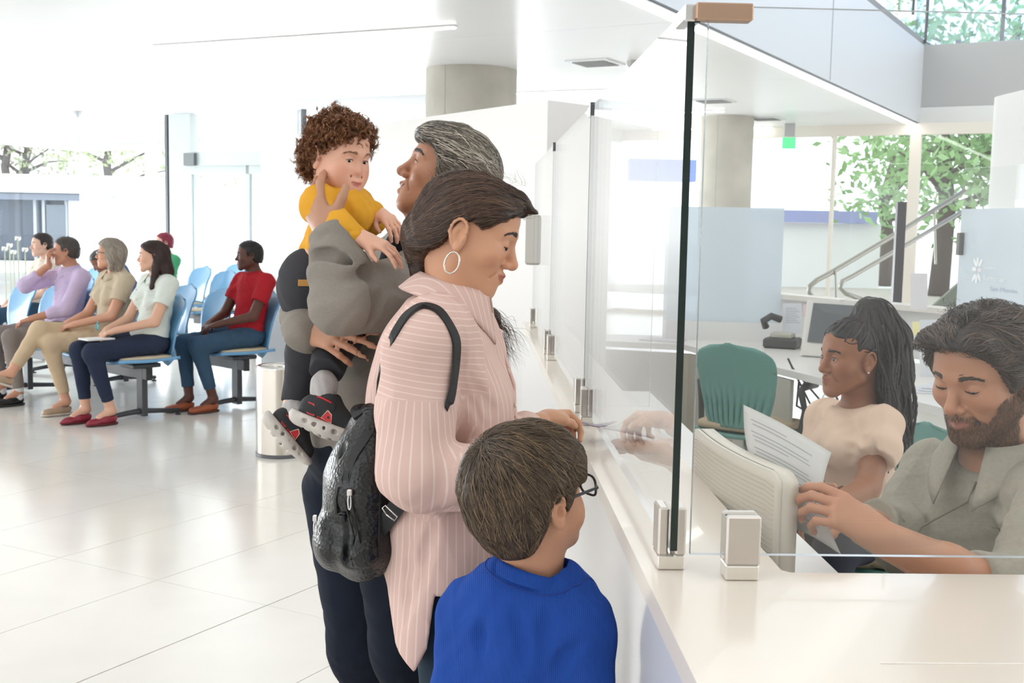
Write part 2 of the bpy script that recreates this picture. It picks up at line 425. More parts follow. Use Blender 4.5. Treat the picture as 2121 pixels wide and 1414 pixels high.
def face_col(F, skin, lip=(.45, .14, .11), beard=None, blush=.12, smile=0, stub=None):
    skin = np.array(skin)
    def fn(V):
        q = F.inv(V); x, y, z = q[:, 0], q[:, 1], q[:, 2]; ax = np.abs(x)
        c = np.tile(skin, (len(V), 1))
        def mix(c, col, m): return c*(1-m[:, None])+np.array(col)*m[:, None]
        near = (y > .055) & (z > -.12) & (z < .06)
        zc = -.0605+.006*smile*(ax/.024)**2
        lipm = np.clip(1-(ax/.0235)**2, 0, 1)**.5*.0095; m = np.clip((lipm-np.abs(z-zc))/.003, 0, 1)*near*(y > .072)
        mb = np.exp(-((ax-.043)**2+(z+.024)**2)/.0006)*near*blush
        c = mix(c, skin*np.array((1.05, .72, .70)), mb)
        mn = np.exp(-((ax)**2+(z+.03)**2)/.00025)*(y > .09)*blush*1.2; c = mix(c, skin*np.array((1.02, .72, .7)), mn)
        if beard is not None:
            bz = np.interp(ax, [0, .02, .03, .045, .06, .08], [-.044, -.044, -.050, -.058, -.045, -.005])
            b = np.clip((bz-z)/.012, 0, 1)*(y > -.012)*np.clip((z+.15)/.02, 0, 1)*np.clip((y+.012)/.012, 0, 1)
            b = b*.85*(.75+.25*np.sin(x*900)*np.sin(z*800+y*500))
            b = b*(np.linalg.norm(q-np.array([0, .02, -.03]), axis=1) < .125)
            c = mix(c, beard, np.clip(b, 0, 1))
        c = mix(c, lip, m*.85)
        lash = np.clip(1-np.abs((z-.001)-.003*(1-((ax-.031)/.014)**2)*-1)/.0016, 0, 1)*(np.abs(ax-.031) < .0135)*(y > .06)
        return c
    return fn
def eyes(F, parent, gaze=(0, 1, 0), iris=(.05, .025, .012), size=1.0, lid=-.004, sides=(-1, 1), lashes=True, sdf=None):
    g = unit(gaze)
    for q in sides:
        ce = F.p(q*.031, .0695, .005); n = 14; V = []; 
        for i in range(n+1):
            th = math.pi*i/n
            for j in range(20):
                ph = 2*math.pi*j/20; V.append((math.sin(th)*math.cos(ph), math.cos(th), math.sin(th)*math.sin(ph)))
        V = np.array(V); a = np.degrees(np.arccos(np.clip(V@g, -1, 1)))
        col = np.where((a < 11)[:, None], (.004, .004, .004), np.where((a < 26)[:, None], iris, (.72, .70, .68)))
        W = ce+(V@F.R.T)*(.0138*F.s*size)
        Fc = [(i*20+j, i*20+(j+1) % 20, (i+1)*20+(j+1) % 20, (i+1)*20+j) for i in range(n) for j in range(20)]
        mesh_obj('eye', W, np.array(Fc), mat('eyeball', (1, 1, 1), .15, attr=True), parent, True, col)
def lid_lines(F, sdf, parent, zoff=-.002, col=(.02, .012, .008), w=.0011, arch=1.0):
    mb = MB()
    for q in (-1, 1):
        t = np.linspace(-1, 1, 12); pts = np.array([F.p(q*(.0315+.0145*a), .088-.009*abs(a), .005+zoff+.0040*arch*((1-a*a)-(0 if arch > 0 else .5))) for a in t])
        pts = sdf.project(pts, .0004, 4); mb.tube(pts, w*F.s*(1-.75*np.abs(t)**2), 6)
    return mb.build('eyelashes', mat('lash_dark', (.015, .01, .008), .6), parent, True)
def brows(F, sdf, parent, col, n=70, lift=0, w=.0007, length=.010):
    R = []; D = []
    for q in (-1, 1):
        t = rng.random(n); x = .011+.037*t; z = .0265+lift+.0055*np.sin(t*2.4)-.004*t+rng.normal(size=n)*.0014*(1-.5*t)
        R += [F.p(q*a, .085-.35*max(a-.02, 0), b) for a, b in zip(x, z)]; D += [F.d(q*1, 0, .45-.9*b) for b in t]
    R = sdf.project(np.array(R), .0005, 4); D = np.array(D)
    cur = {'i': 0}
    paths, N = comb(sdf, R, lambda Q: D, np.full(len(R), length*F.s), 6, .0008, .15)
    return taper_ribbons('eyebrows', paths, w*F.s, mat('hair_matte', attr=True, rough=.55), parent, strand_cols(col, len(R)), N)

def hair_base(F, grow=(.013, .014, .015), line=None, child=0, back=True, k=.008, extra=None):
    """hair volume over the skull, trimmed along a hairline given in profile: (y, lowest z)"""
    s = Sdf(); s.f = F; g = grow; up = .012*child
    s.el((0, -.015, .028+up*.6), (.074+g[0], .09+g[1], .086+up*.5+g[2]), .02)
    s.el((0, .022, .045+up*.6), (.063+g[0], .066+g[1]*.8, .058+g[2]), .03)
    if back: s.el((0, -.052, -.03), (.060+g[0]*.7, .040+g[1]*.6, .062), .04)
    if extra: extra(s)
    ly = [p[0] for p in line]; lz = [p[1] for p in line]; R = F.R; o = F.o; sc_ = F.s
    def f(x, y, z):
        x = x-o[0]; y = y-o[1]; z = z-o[2]
        u = (x*R[0, 1]+y*R[1, 1]+z*R[2, 1])/sc_; v = (x*R[0, 2]+y*R[1, 2]+z*R[2, 2])/sc_
        return (np.interp(u, ly, lz)-v)*.6*sc_
    s.fn(f, 'i', k); return s
def rough_hair(s, amp=.002, freq=220, seed=3): return s.folds(amp, freq, seed, (1, 1, 1), .3)
HM = lambda: mat('hair_strands', attr=True, rough=.38, spec=.45)
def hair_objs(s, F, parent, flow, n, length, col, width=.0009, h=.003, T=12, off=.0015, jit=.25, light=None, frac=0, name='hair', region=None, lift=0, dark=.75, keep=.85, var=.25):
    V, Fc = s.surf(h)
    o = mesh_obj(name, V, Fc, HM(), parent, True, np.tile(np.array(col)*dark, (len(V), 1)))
    cand = V if region is None else V[region(F.inv(V))]
    Rt = cand[rng.integers(0, len(cand), n)]+rng.normal(size=(n, 3))*.001
    L = np.full(n, length*1.0)*rng.uniform(.55, 1.1, n)
    paths, N = comb(s, Rt, flow, L, T, off, jit, keep, lift)
    st = taper_ribbons('hair_strands', paths, width*F.s*rng.uniform(.6, 1.3, n), HM(), o, strand_cols(col, n, var, light, frac), N)
    return o

def hand(s, wrist, fwd, back, ts, curl=(25, 30, 35, 40), thumb=(35, 25), spread=4, size=1.0, bend=(1, 1, .8), plen=.088):
    """palm, four fingers of their own lengths and a side thumb; ts=+1 thumb on the frame's +X side"""
    F = Frame(wrist, fwd, back, size); s.f = F
    s.rc((0, -.02, 0), (0, .02, 0), .025, .026, .01, flat=.75, n=(0, 0, 1))
    s.rc((ts*.010, .025, 0), (ts*.020, plen-.010, 0), .022, .015, .012, flat=.75, n=(0, 0, 1))
    s.rc((-ts*.008, .025, 0), (-ts*.018, plen-.014, -.001), .022, .015, .012, flat=.75, n=(0, 0, 1))
    s.rc((0, .03, 0), (0, plen-.008, .002), .022, .014, .012, flat=.6, n=(0, 0, 1))
    xs = (.027, .009, -.009, -.026); ln = ((.042, .026, .021), (.046, .029, .022), (.042, .027, .021), (.033, .020, .018))
    for i in range(4):
        b = np.array([ts*xs[i], plen-(.004, 0, .003, .011)[i], 0]); a = 0; sp = math.radians(spread*(1.5, .5, -.5, -1.6)[i])*ts
        p = b; r = (.0088, .0090, .0085, .0076)[i]
        for j in range(3):
            a += math.radians(curl[i])*bend[j]
            d = np.array([math.sin(sp)*math.cos(a), math.cos(sp)*math.cos(a), -math.sin(a)])
            q = p+d*ln[i][j]; s.rc(p, q, r*(1-.07*j), r*(1-.07*(j+1)), .0035); p = q
    s.rc((ts*.012, .012, -.004), (ts*.032, .042, -.012), .0165, .0135, .010)
    a0, a1 = math.radians(thumb[0]), math.radians(thumb[1])
    d = np.array([ts*math.sin(a0), math.cos(a0)*.9, -.35]); d /= np.linalg.norm(d); p = np.array([ts*.030, .040, -.012])
    q = p+d*.034; s.rc(p, q, .0125, .0102, .006)
    d2 = np.array([ts*math.sin(a0-a1), math.cos(a0-a1), -.45]); d2 /= np.linalg.norm(d2)
    s.rc(q, q+d2*.027, .0100, .0078, .004)
    s.f = WF; return F
SK = lambda: mat('skin', attr=True, rough=.46, sss=.12, bump=('noise', 900, .12, .0006), spec=.4)
def cloth(name, col=(.5,.5,.5), bump=('noise', 700, .35, .0008), rough=.85, vary=(6, .05), spec=.2): return mat(name, col, rough, bump=bump, vary=vary, spec=spec)
def elbow_of(S, Wp, l1, l2, hint):
    S = np.array(S); Wp = np.array(Wp); d = Wp-S; L = min(np.linalg.norm(d), (l1+l2)*.999); u = unit(d)
    a = (l1*l1-l2*l2+L*L)/(2*L); hgt = math.sqrt(max(l1*l1-a*a, 0)); hn = np.array(hint)-u*(np.array(hint)@u); return S+u*a+unit(hn)*hgt
def uv_ring(F, c, ax1, ax2, r1, r2, rt, n=28, start=0, end=2*math.pi):
    return [c+ax1*r1*math.cos(t)+ax2*r2*math.sin(t) for t in np.linspace(start, end, n)]
def shoe(F, parent, m_up, m_sole, L=.27, W=.045, hi=.075, name='shoe', low=False, pointed=0):
    """F: origin at the heel on the ground, Y to the toe"""
    s = Sdf(); s.f = F
    s.rc((0, .04, .045), (0, L*.42, .038), .036, .036, .02, flat=.9, n=(1, 0, 0))
    s.rc((0, L*.42, .035), (0, L-.05, .024), .040, .036-.012*pointed, .02, flat=.75, n=(0, 0, 1))
    if pointed: s.rc((0, L-.06, .02), (0, L-.012, .014), .028, .012, .02, flat=.7, n=(0, 0, 1))
    s.fn(plane_fn(F, (0, 0, .012), (0, 0, -1)), 'i', .003)
    s.el((0, .055, hi), (.027, .05, .030 if not low else .04), .008, 's')
    sdf_obj(name, s, .004, m_up, parent)
    s2 = Sdf(); s2.f = F
    s2.rc((0, .035, .01), (0, L*.45, .01), .037, .034, .02, flat=.5, n=(0, 0, 1)); s2.rc((0, L*.45, .01), (0, L-.045+.012*pointed, .01), .036, .040-.015*pointed, .02, flat=.5, n=(0, 0, 1))
    s2.fn(plane_fn(F, (0, 0, .0), (0, 0, -1)), 'i', .001); s2.fn(plane_fn(F, (0, 0, .016), (0, 0, 1)), 'i', .001)
    sdf_obj('sole', s2, .004, m_sole, parent)
def plane_fn(F, p, n):
    P0 = F.p(*p); N = F.d(*n); return lambda x, y, z: (x-P0[0])*N[0]+(y-P0[1])*N[1]+(z-P0[2])*N[2]

def groove(c, pts, r=.007, depth=.45, k=.018):
    '''a soft crease pressed along the surface'''
    q = c.project(np.array(pts), r*(1-depth*2)*.5+r*.35, 5); n = len(q)
    t = np.linspace(0, n-1, max(n, 5)); q = np.array([[np.interp(a, range(n), q[:, j]) for j in range(3)] for a in t]); q = c.project(q, r*.45, 3)
    rs = r*np.sin(np.linspace(.25, math.pi-.25, len(q)))
    old = c.f; c.f = WF
    for i in range(len(q)-1): c.rc(q[i], q[i+1], rs[i], rs[i+1], k, mode='s')
    c.f = old
# ------------------------------------------------------------------ a seated person on a waiting chair
def seated(label, pos, face, skin, shirt, trouser, hair, head_yaw=0, head_pitch=0, female=0, sleeve=1.0, hands='lap', legs='down',
           hairstyle='short', hm=None, shoe_c=(.02, .02, .02), sole_c=(.03, .03, .03), ankle=0.0, lean=0, sc_=1.0, iris=(.03, .015, .01), group=None, seed=1, low=False, socks=None, detail=1, pointed=0, headfwd=None):
    L = Frame((pos[0], pos[1], 0), (math.cos(face), math.sin(face), 0), (0, 0, 1), sc_)
    t = thing('person', label, 'person'); 
    if group: t['group'] = group
    fe = female; sw = .185-.025*fe
    yc = -.16+lean*.3
    SH = [(q*sw, yc, .985-lean*.12) for q in (-1, 1)]
    nb = (0, yc+.01, 1.02-lean*.12)
    hd = Frame(L.p(0, yc+.045+lean*.08, 1.175-lean*.16), L.R@np.array([-math.sin(head_yaw)*math.cos(head_pitch), math.cos(head_yaw)*math.cos(head_pitch), math.sin(head_pitch)]), (0, 0, 1), sc_*.97)
    K = [(-.10, .40, .515), (.10, .40, .515)]; A = [(-.09, .33, .10), (.09, .36, .10)]; TO = [(0, 1, 0), (0, 1, 0)]
    if legs == 'tucked': A = [(-.10, .27, .10), (.08, .37, .10)]
    if legs == 'crossed': K = [(-.07, .40, .53), (.05, .42, .62)]; A = [(-.10, .30, .10), (-.10, .70, .34)]; TO = [(0, 1, 0), (0, .9, .35)]
    if legs == 'wide': K = [(-.15, .40, .52), (.15, .42, .52)]; A = [(-.17, .36, .10), (.20, .34, .10)]
    H = [(-.10, .20, .63), (.04, .21, .63)]
    if hands == 'chin': H = [(-.14, .24, .66), (.035, yc+.17, 1.07)]
    if hands == 'clasp': H = [(-.065, .21, .66), (.065, .21, .655)]
    # --- body
    s = Sdf(); head_sdf(s, hd, jaw=1.03-.06*fe, nose=1.02, open_=.003); s.f = L
    s.rc((0, yc-.005, 1.03-lean*.12), tuple(L.inv(hd.p(0, -.018, -.05))), .056-.008*fe, .052-.006*fe, .03)
    s.rc((-.13, yc, .97-lean*.12), (.13, yc, .97-lean*.12), .05, .05, .04)
    s.rc((0, yc, .93), (0, -.10, .58), .12, .12, .05, flat=.8, n=(0, 1, 0))
    EL = []
    for i, q in enumerate((-1, 1)):
        S = L.p(*SH[i]); Wp = L.p(*H[i]); e = L.inv(elbow_of(S, Wp, .30*sc_, .27*sc_, L.d(q*.6, -.5 if hands != 'chin' or q < 0 else .5, -.6))); EL.append(e)
        s.f = L; s.rc(SH[i], tuple(e), .045, .038, .02); s.rc(tuple(e), H[i], .038-.004*fe, .026, .02)
        if hands == 'chin' and q > 0: hand(s, Wp, L.d(-.2, .25, .9), L.d(.3, .9, 0), -1, (35, 45, 60, 65), size=.9)
        else:
            hand(s, Wp, L.d(-q*.55, .75, -.25), L.d(q*.15, .25, .95), -q, (30, 32, 35, 38), size=.92-.08*fe)
        s.f = L
        s.rc((q*.09, -.04, .53), K[i], .06, .05, .03); s.rc(K[i], A[i], .05, .034, .03)
        a = np.array(A[i]); d = unit(TO[i]); s.rc(tuple(a), tuple(a+d*.09+np.array([0, 0, -.045])), .033, .025, .02)
    s.f = WF
    fc = face_col(hd, skin, blush=.15)
    b0, b1 = s.bounds(); hz = hd.p(0, 0, -.14)[2]
    body = sdf_obj('body', s, .005, SK(), t, fc, [(b0, np.array([9, 99, hz]), .0055), (np.array([-99, -99, hz-.012]), b1, .0038)])
    eyes(hd, t, iris=iris); brows(hd, s, t, np.array(hair)*.6, 40, w=.0012)
    lid_lines(hd, s, t, w=.0014)
    # --- top
    c = Sdf(); c.f = L
    for i, q in enumerate((-1, 1)):
        e = tuple(EL[i]); S = SH[i]; S2 = (S[0]*.97, S[1], S[2]-.005)
        if sleeve >= 1:
            c.rc(S2, e, .066, .060, .035); wv = np.array(e)+(np.array(H[i])-np.array(e))*(.8 if sleeve == 1 else .45); c.rc(e, tuple(wv), .058, .046, .03)
        else:
            m = tuple(np.array(S2)+(np.array(e)-np.array(S2))*sleeve); c.rc(S2, m, .066, .066-.004*fe, .035)
            n = unit(L.p(*e)-L.p(*S2)); pm = L.p(*m)+n*.012
            c.fn((lambda pm, n: lambda x, y, z: -((x-pm[0])*n[0]+(y-pm[1])*n[1]+(z-pm[2])*n[2]))(pm, n), 's', .004, pm-.09, pm+.09)
    c.rc((0, yc, .93), (0, -.10, .60), .150-.012*fe, .142, .05, flat=.78, n=(0, 1, 0))
    c.rc((-.135+.02*fe, yc-.005, .985-lean*.12), (.135-.02*fe, yc-.005, .985-lean*.12), .052, .052, .05)
    c.el((0, -.06, .62), (.135, .115, .07), .05)
    if fe:
        for q in (-1, 1): c.el((q*.07, yc+.10, .86), (.062, .055, .065), .04)
    c.folds(.005, 34, seed, (1, 1, .8)); c.folds(.0022, 90, seed+5)
    c.f = Frame(L.p(0, yc+.012, 1.045-lean*.12), L.d(0, 1, 0)); 
    c.el((0, .012 if fe else .004, .028), (.062, .068 if fe else .058, .05 if fe else .036), .006, 's'); c.f = L
    top = sdf_obj('shirt' if sleeve >= 1 else 'top', c, .0055, shirt, t)
    # --- trousers
    p = Sdf(); p.f = L; p.el((0, -.09, .555), (.165, .135, .095), .05)
    for i, q in enumerate((-1, 1)):
        p.rc((q*.085, -.04, .55), K[i], .088, .068, .05); 
        a = np.array(A[i]); k = np.array(K[i]); e = k+(a-k)*(.93-ankle)
        p.rc(K[i], tuple(e), .066, .047 if not fe else .043, .03)
    p.folds(.0035, 40, seed+9); 
    for i in (0, 1):
        k = L.p(*K[i]); a = L.p(*A[i]); n = unit(a-k); pm = k+(a-k)*(.93-ankle)+n*.01
        p.fn((lambda pm, n: lambda x, y, z: -((x-pm[0])*n[0]+(y-pm[1])*n[1]+(z-pm[2])*n[2]))(pm, n), 's', .003, pm-.06, pm+.06)
    sdf_obj('trousers', p, .0055, trouser, t)
    mu = mat('shoe_%d' % seed, shoe_c, .35, vary=(8, .08)); ms = mat('sole_%d' % seed, sole_c, .6)
    for i in (0, 1):
        a = np.array(A[i]); d = unit(TO[i]); u = unit(np.cross(np.cross(d, (0, 0, 1)), d))
        hl = a-d*.045-u*(.098)
        if TO[i][2] == 0: hl[2] = .003
        shoe(Frame(L.p(*hl), L.d(*d), L.d(*u), sc_), t, mu, ms, L=.265-.025*fe, low=low, pointed=pointed)
        if socks is not None:
            so = Sdf(); so.f = L; so.rc(tuple(a+u*.06), tuple(a-u*.04), .040, .036, .02); sdf_obj('sock', so, .005, socks, t)
    # --- hair
    if hairstyle == 'short':
        hs = hair_base(hd, (.008, .008, .010), [(-.12, -.06), (-.04, -.045), (-.016, -.01), (.0, .0), (.022, .005), (.032, .05), (.06, .066), (.09, .082)]); rough_hair(hs, .0015, 260, seed)
        hair_objs(hs, hd, t, lambda Q: np.tile(hd.d(0, -.5, -.6), (len(Q), 1)), 700, .025, hair, .0014, .004, 5, light=None)
    elif hairstyle == 'bob':
        hs = hair_base(hd, (.014, .014, .014), [(-.12, -.11), (-.03, -.11), (.012, -.09), (.026, -.02), (.034, .04), (.06, .060), (.09, .075)])
        hs.f = hd; hs.rc((0, -.05, .0), (0, -.055, -.12), .085, .060, .03, flat=.75, n=(0, 1, 0))
        for q in (-1, 1): hs.rc((q*.078, -.012, .03), (q*.072, -.02, -.10), .026, .020, .03)
        hs.folds(.006, 70, seed, (1, 1, .5)); hs.f = WF
        hair_objs(hs, hd, t, lambda Q: np.tile(hd.d(0, -.35, -1), (len(Q), 1))+.35*np.sin(Q@np.array([[60, 0, 20], [10, 70, 0], [0, 30, 60]])), 1500, .09, hair, .0013, .004, 10, jit=.4, lift=.003)
    elif hairstyle == 'long':
        hs = hair_base(hd, (.011, .012, .010), [(-.12, -.11), (-.045, -.10), (-.022, -.02), (.0, .028), (.032, .042), (.06, .062), (.09, .078)])
        hs.f = hd; hs.rc((0, -.07, .02), (0, -.10, -.10), .070, .060, .03, flat=.8, n=(0, 1, 0)); hs.rc((0, -.10, -.10), (-.02, -.10, -.25), .060, .045, .03, flat=.8, n=(0, 1, 0))
        hs.rc((.055, -.04, -.03), (.07, .0, -.20), .030, .022, .03)
        hs.rc((-.055, -.04, -.03), (-.08, -.01, -.22), .030, .022, .03)
        hs.folds(.003, 90, seed, (1, 1, .3)); hs.f = WF
        hair_objs(hs, hd, t, lambda Q: np.tile(hd.d(0, -.7, -.6), (len(Q), 1))*np.clip(hd.inv(Q)[:, 2:3]*20, 0, 1)+np.tile(hd.d(0, -.05, -1), (len(Q), 1)), 1800, .13, hair, .0012, .004, 12, jit=.1)
    return t, L, hd, s
# ------------------------------------------------------------------ fill lamps added to help the daylight, no real fixtures
CEIL = 3.1
area_light('atrium_fill', (1.2, 0.5, 6.6), (1.0, 2.6, 0), 6, 6, ATRIUM_FILL_P, (1, .99, .97))  # added lamp high over the atrium, no skylight is modelled there
p_ = AX*6+BX*17.5; area_light('forecourt_fill', (p_[0], p_[1], 1.0), tuple((AX*9+BX*6)+np.array([0, 0, 2.2])), 12, 2.2, FORE_FILL_P, (1, 1, 1))  # added lamp outside the left windows, brightens hall floor and ceiling
p_ = AX*15.5+BX*12; area_light('street_fill', (p_[0], p_[1], .8), tuple((AX*8+BX*7)+np.array([0, 0, 3.0])), 6, 1.6, STREET_FILL_P, (1, 1, 1))  # second added lamp beyond the left glazing, tilted up at the ceiling

# ------------------------------------------------------------------ floor, ceiling, walls
white = mat('white_paint', (.86, .86, .85), .55, vary=(3, .015))
ceil_m = mat('ceiling_white', (.88, .89, .90), .32, vary=(1, .01))
grey_m = mat('fascia_grey', (.60, .61, .62), .5)
tile_m = mat('floor_tile', (.90, .865, .81), .16, vary=(2.5, .03), spec=.5)
grout_m = mat('floor_grout', (.50, .46, .41), .8)
lamp_m = mat('lamp_strip', (1, .99, .96), .5, emit=6)
alu = mat('aluminium', (.72, .74, .75), .35, .6)
steel = mat('brushed_steel', (.62, .58, .54), .28, 1.0, bump=('noise', 300, .06))
facade_m = mat('facade_frame', (.62, .65, .68), .4, .2)
warm_frame = mat('frame_cream', (.80, .74, .66), .5)
gl = glass_mat('clear_glass')
gl_out = glass_mat('window_glass', (.96, .98, .99), refl=.8)
frost = glass_mat('frosted_glass', (.92, .96, .98), .72)
edge_m = mat('glass_edge_dark_green', (.008, .020, .016), .15)

fl = struct(MB().prism([(-26, -8), (24, -8), (24, 30), (-26, 30)], -.06, -.004).build('floor', grout_m))
B0, DB, A0, DA = 2.883, .577, 3.28, 1.15
tiles = []
for ia in range(-4, 13):
    for ib in range(-12, 24):
        a0, b0 = A0+ia*DA, B0+ib*DB; c = AB(a0+DA/2, b0+DB/2)
        if c[1] < .6 or c[1] > 14: continue
        px = 1060.5+FOC*((c-CO)@RV)/((c-CO)@F0)
        if px < -160 or px > 1260: continue
        if c[0] > .1 and c[1] < 6: continue
        tiles.append((c[1], a0, b0))
tiles.sort(); tm = None
far = MB()
for n, (d, a0, b0) in enumerate(tiles):
    g = .0022 if abs(b0-B0) > .01 else .0022
    lo = .0045 if abs(b0-B0) < .01 else .0016
    if n < 296:
        pl = [AB(a0+.001, b0+lo), AB(a0+DA-.001, b0+lo), AB(a0+DA-.001, b0+DB-.0016), AB(a0+.001, b0+DB-.0016)][::-1]
        MB().prism([(p[0], p[1]) for p in pl], -.004, 0.).build('tile', tile_m, fl)
rest = MB()
def tile_poly(a0, b0, a1, b1): return [(AB(a, b)[0], AB(a, b)[1]) for a, b in ((a0, b0), (a0, b1), (a1, b1), (a1, b0))]
used = {(round(a0, 2), round(b0, 2)) for d, a0, b0 in tiles[:296]}
for ia in range(-14, 18):
    for ib in range(-34, 40):
        a0, b0 = A0+ia*DA, B0+ib*DB
        if (round(a0, 2), round(b0, 2)) in used: continue
        rest.prism(tile_poly(a0+.0015, b0+.0015, a0+DA-.0015, b0+DB-.0015), -.004, 0)
o = rest.build('tile_field', tile_m, fl); o['kind'] = 'stuff'

# ceiling: panels left of the atrium and beyond it, thin joints between panels
ce = struct(MB().prism(tile_poly(-6, 3.5, 18.6, 24), CEIL+.012, CEIL+.25).build('ceiling', white))
for b0, b1 in ((3.55, 6.60), (6.608, 9.9), (9.908, 13.2), (13.208, 15.0)):
    for a0, a1 in ((-6, 1.5), (1.508, 8.9), (8.908, 12.7), (12.708, 18.6)):
        if a0 > 12 and b0 > 8: continue
        MB().prism(tile_poly(a0, b0, a1, b1), CEIL, CEIL+.012).build('ceiling_panel', ceil_m, ce)
MB().prism(tile_poly(-6, 15.0, 12.7, 24), CEIL+.06, CEIL+.012+.06).build('ceiling_panel', white, ce)
MB().prism(tile_poly(18.6, -9, 20.5, 24), CEIL+.012, CEIL+.25).build('ceiling_slab', white, ce)
MB().prism(tile_poly(18.6, -9, 20.4, 24), CEIL-.0, CEIL+.011).build('ceiling_panel', ceil_m, ce)
# unseen roof added over the double-height part to hold back sky light
rf = struct(MB().prism(tile_poly(-9, -9, 21.5, 3.9), 6.8, 7.0).build('ceiling_sky_block', white))
struct(MB().box((3.0, -4.0, 3.4), (13, .2, 6.8)).build('wall_glare_block', mat('glare_block_grey', (.55, .54, .52), .7)))  # unseen wall added behind the camera, keeps bright sky out of glass reflections
# atrium edge: light strips, fascias, glass balustrade
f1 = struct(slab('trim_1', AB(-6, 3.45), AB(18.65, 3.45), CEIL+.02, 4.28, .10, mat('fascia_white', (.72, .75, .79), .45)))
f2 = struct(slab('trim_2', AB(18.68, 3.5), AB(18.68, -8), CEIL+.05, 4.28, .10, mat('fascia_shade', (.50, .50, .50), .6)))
for a in (3, 8, 13.2): MB().box(AB(a, 3.395, 3.7), (.012, .006, 1.15), [AX, BX, (0, 0, 1)]).build('joint', facade_m, f1)
for b in (1.9, -.6, -3): MB().box(AB(18.625, b, 3.7), (.006, .02, 1.15), [AX, BX, (0, 0, 1)]).build('joint', white, f2)
def strip_light(name, p, q, z, wd, label, parent=None):
    d = unit(q-p); m = (p+q)/2; n = np.array([-d[1], d[0], 0])
    t = thing('light_strip', label, 'ceiling light')
    MB().box((m[0], m[1], z), (np.linalg.norm((q-p)[:2]), wd, .012), [d, n, (0, 0, 1)]).build('diffuser', lamp_m, t)
    MB().box((m[0], m[1], z+.012), (np.linalg.norm((q-p)[:2])+.02, wd+.02, .012), [d, n, (0, 0, 1)]).build('housing', white, t)
strip_light('x', AB(-2, 3.47), AB(18.6, 3.47), CEIL-.018, .10, 'long glowing light strip running along the atrium edge')
strip_light('x', AB(18.72, 3.45), AB(18.72, -7), CEIL+.03, .10, 'glowing light strip under the grey fascia over the far windows')
strip_light('x', AB(8.15, 8.54), AB(8.35, 5.29), CEIL-.02, .045, 'slim recessed light strip on the ceiling above the toddler')
strip_light('x', AB(12.75, 7.3), AB(12.85, 5.9), CEIL-.02, .05, 'slim light strip on the ceiling right of the concrete column')
strip_light('x', AB(15.55, 6.6), AB(15.65, 5.48), CEIL-.02, .05, 'short light strip on the ceiling left of the exit sign')
strip_light('x', AB(18.2, 7.6), AB(18.3, 5.6), CEIL-.02, .05, 'light strip directly above the far window header')
for (a, b, lb) in ((10.75, 5.13, 'square ceiling air vent beside the concrete column'), (14.45, 5.2, 'ceiling air vent seen just right of the glass edge'), (17.0, 5.3, 'ceiling air vent nearest the exit sign')):
    t = thing('ceiling_vent', lb, 'vent'); t['group'] = 'ceiling vents'
    ax = [AX, BX, (0, 0, 1)]
    MB().box(AB(a, b, CEIL-.008), (.46, .46, .014), ax).build('frame', alu, t)
    for k in range(7): MB().box(AB(a-.16+k*.053, b, CEIL-.019), (.022, .36, .008), ax).build('slat', mat('vent_grey', (.28, .28, .28), .5), t)
s_ = thing('exit_sign', 'small green exit sign hanging from the ceiling by the far windows', 'sign')
p = AB(17.9, 5.2); MB().box((p[0], p[1], CEIL-.30), (.20, .05, .17), [RV*0+R0, F0*[1, 1, 0]/np.linalg.norm(F0[:2]), (0, 0, 1)]).build('panel', mat('exit_green', (.10, .75, .30), .4, emit=.5), s_)
MB().box((p[0], p[1], CEIL-.10), (.16, .06, .2), [R0, F0*[1, 1, 0]/np.linalg.norm(F0[:2]), (0, 0, 1)]).build('bracket', mat('bracket_grey', (.5, .5, .5), .5), s_)
d_ = thing('dome_camera', 'grey dome camera on the ceiling by the square air vent', 'camera'); p = AB(10.77, 4.71)
MB().lathe([(0.001, -.11), (.05, -.10), (.075, -.05), (.08, 0)], (p[0], p[1], CEIL), 20).build('dome', mat('dome_grey', (.45, .44, .42), .3), d_, True)
MB().lathe([(.0, -.005), (.09, -.004), (.09, 0)], (p[0], p[1], CEIL), 20).build('base', white, d_, True)

# concrete columns
conc = mat('concrete', (.50, .47, .41), .75, vary=(2.2, .12), bump=('noise', 14, .15, .01))
def column(n, px, D, r, lb):
    c = P(px, 450, D); o = struct(MB().lathe([(r, 0), (r, CEIL)], (c[0], c[1], 0), 56).build('column_%d' % n, conc, None, True)); o['label'] = lb
    for k in range(1): MB().box((c[0]-r*.55, c[1]-r*.835, 1.55), (.006, .004, 3.1)).build('seam', mat('concrete_seam', (.45, .43, .40), .8), o)
column(1, 972, 12.6, .49, 'round raw concrete column behind the white partition')
column(2, 1500, 17.2, .38, 'round concrete column by the far windows')

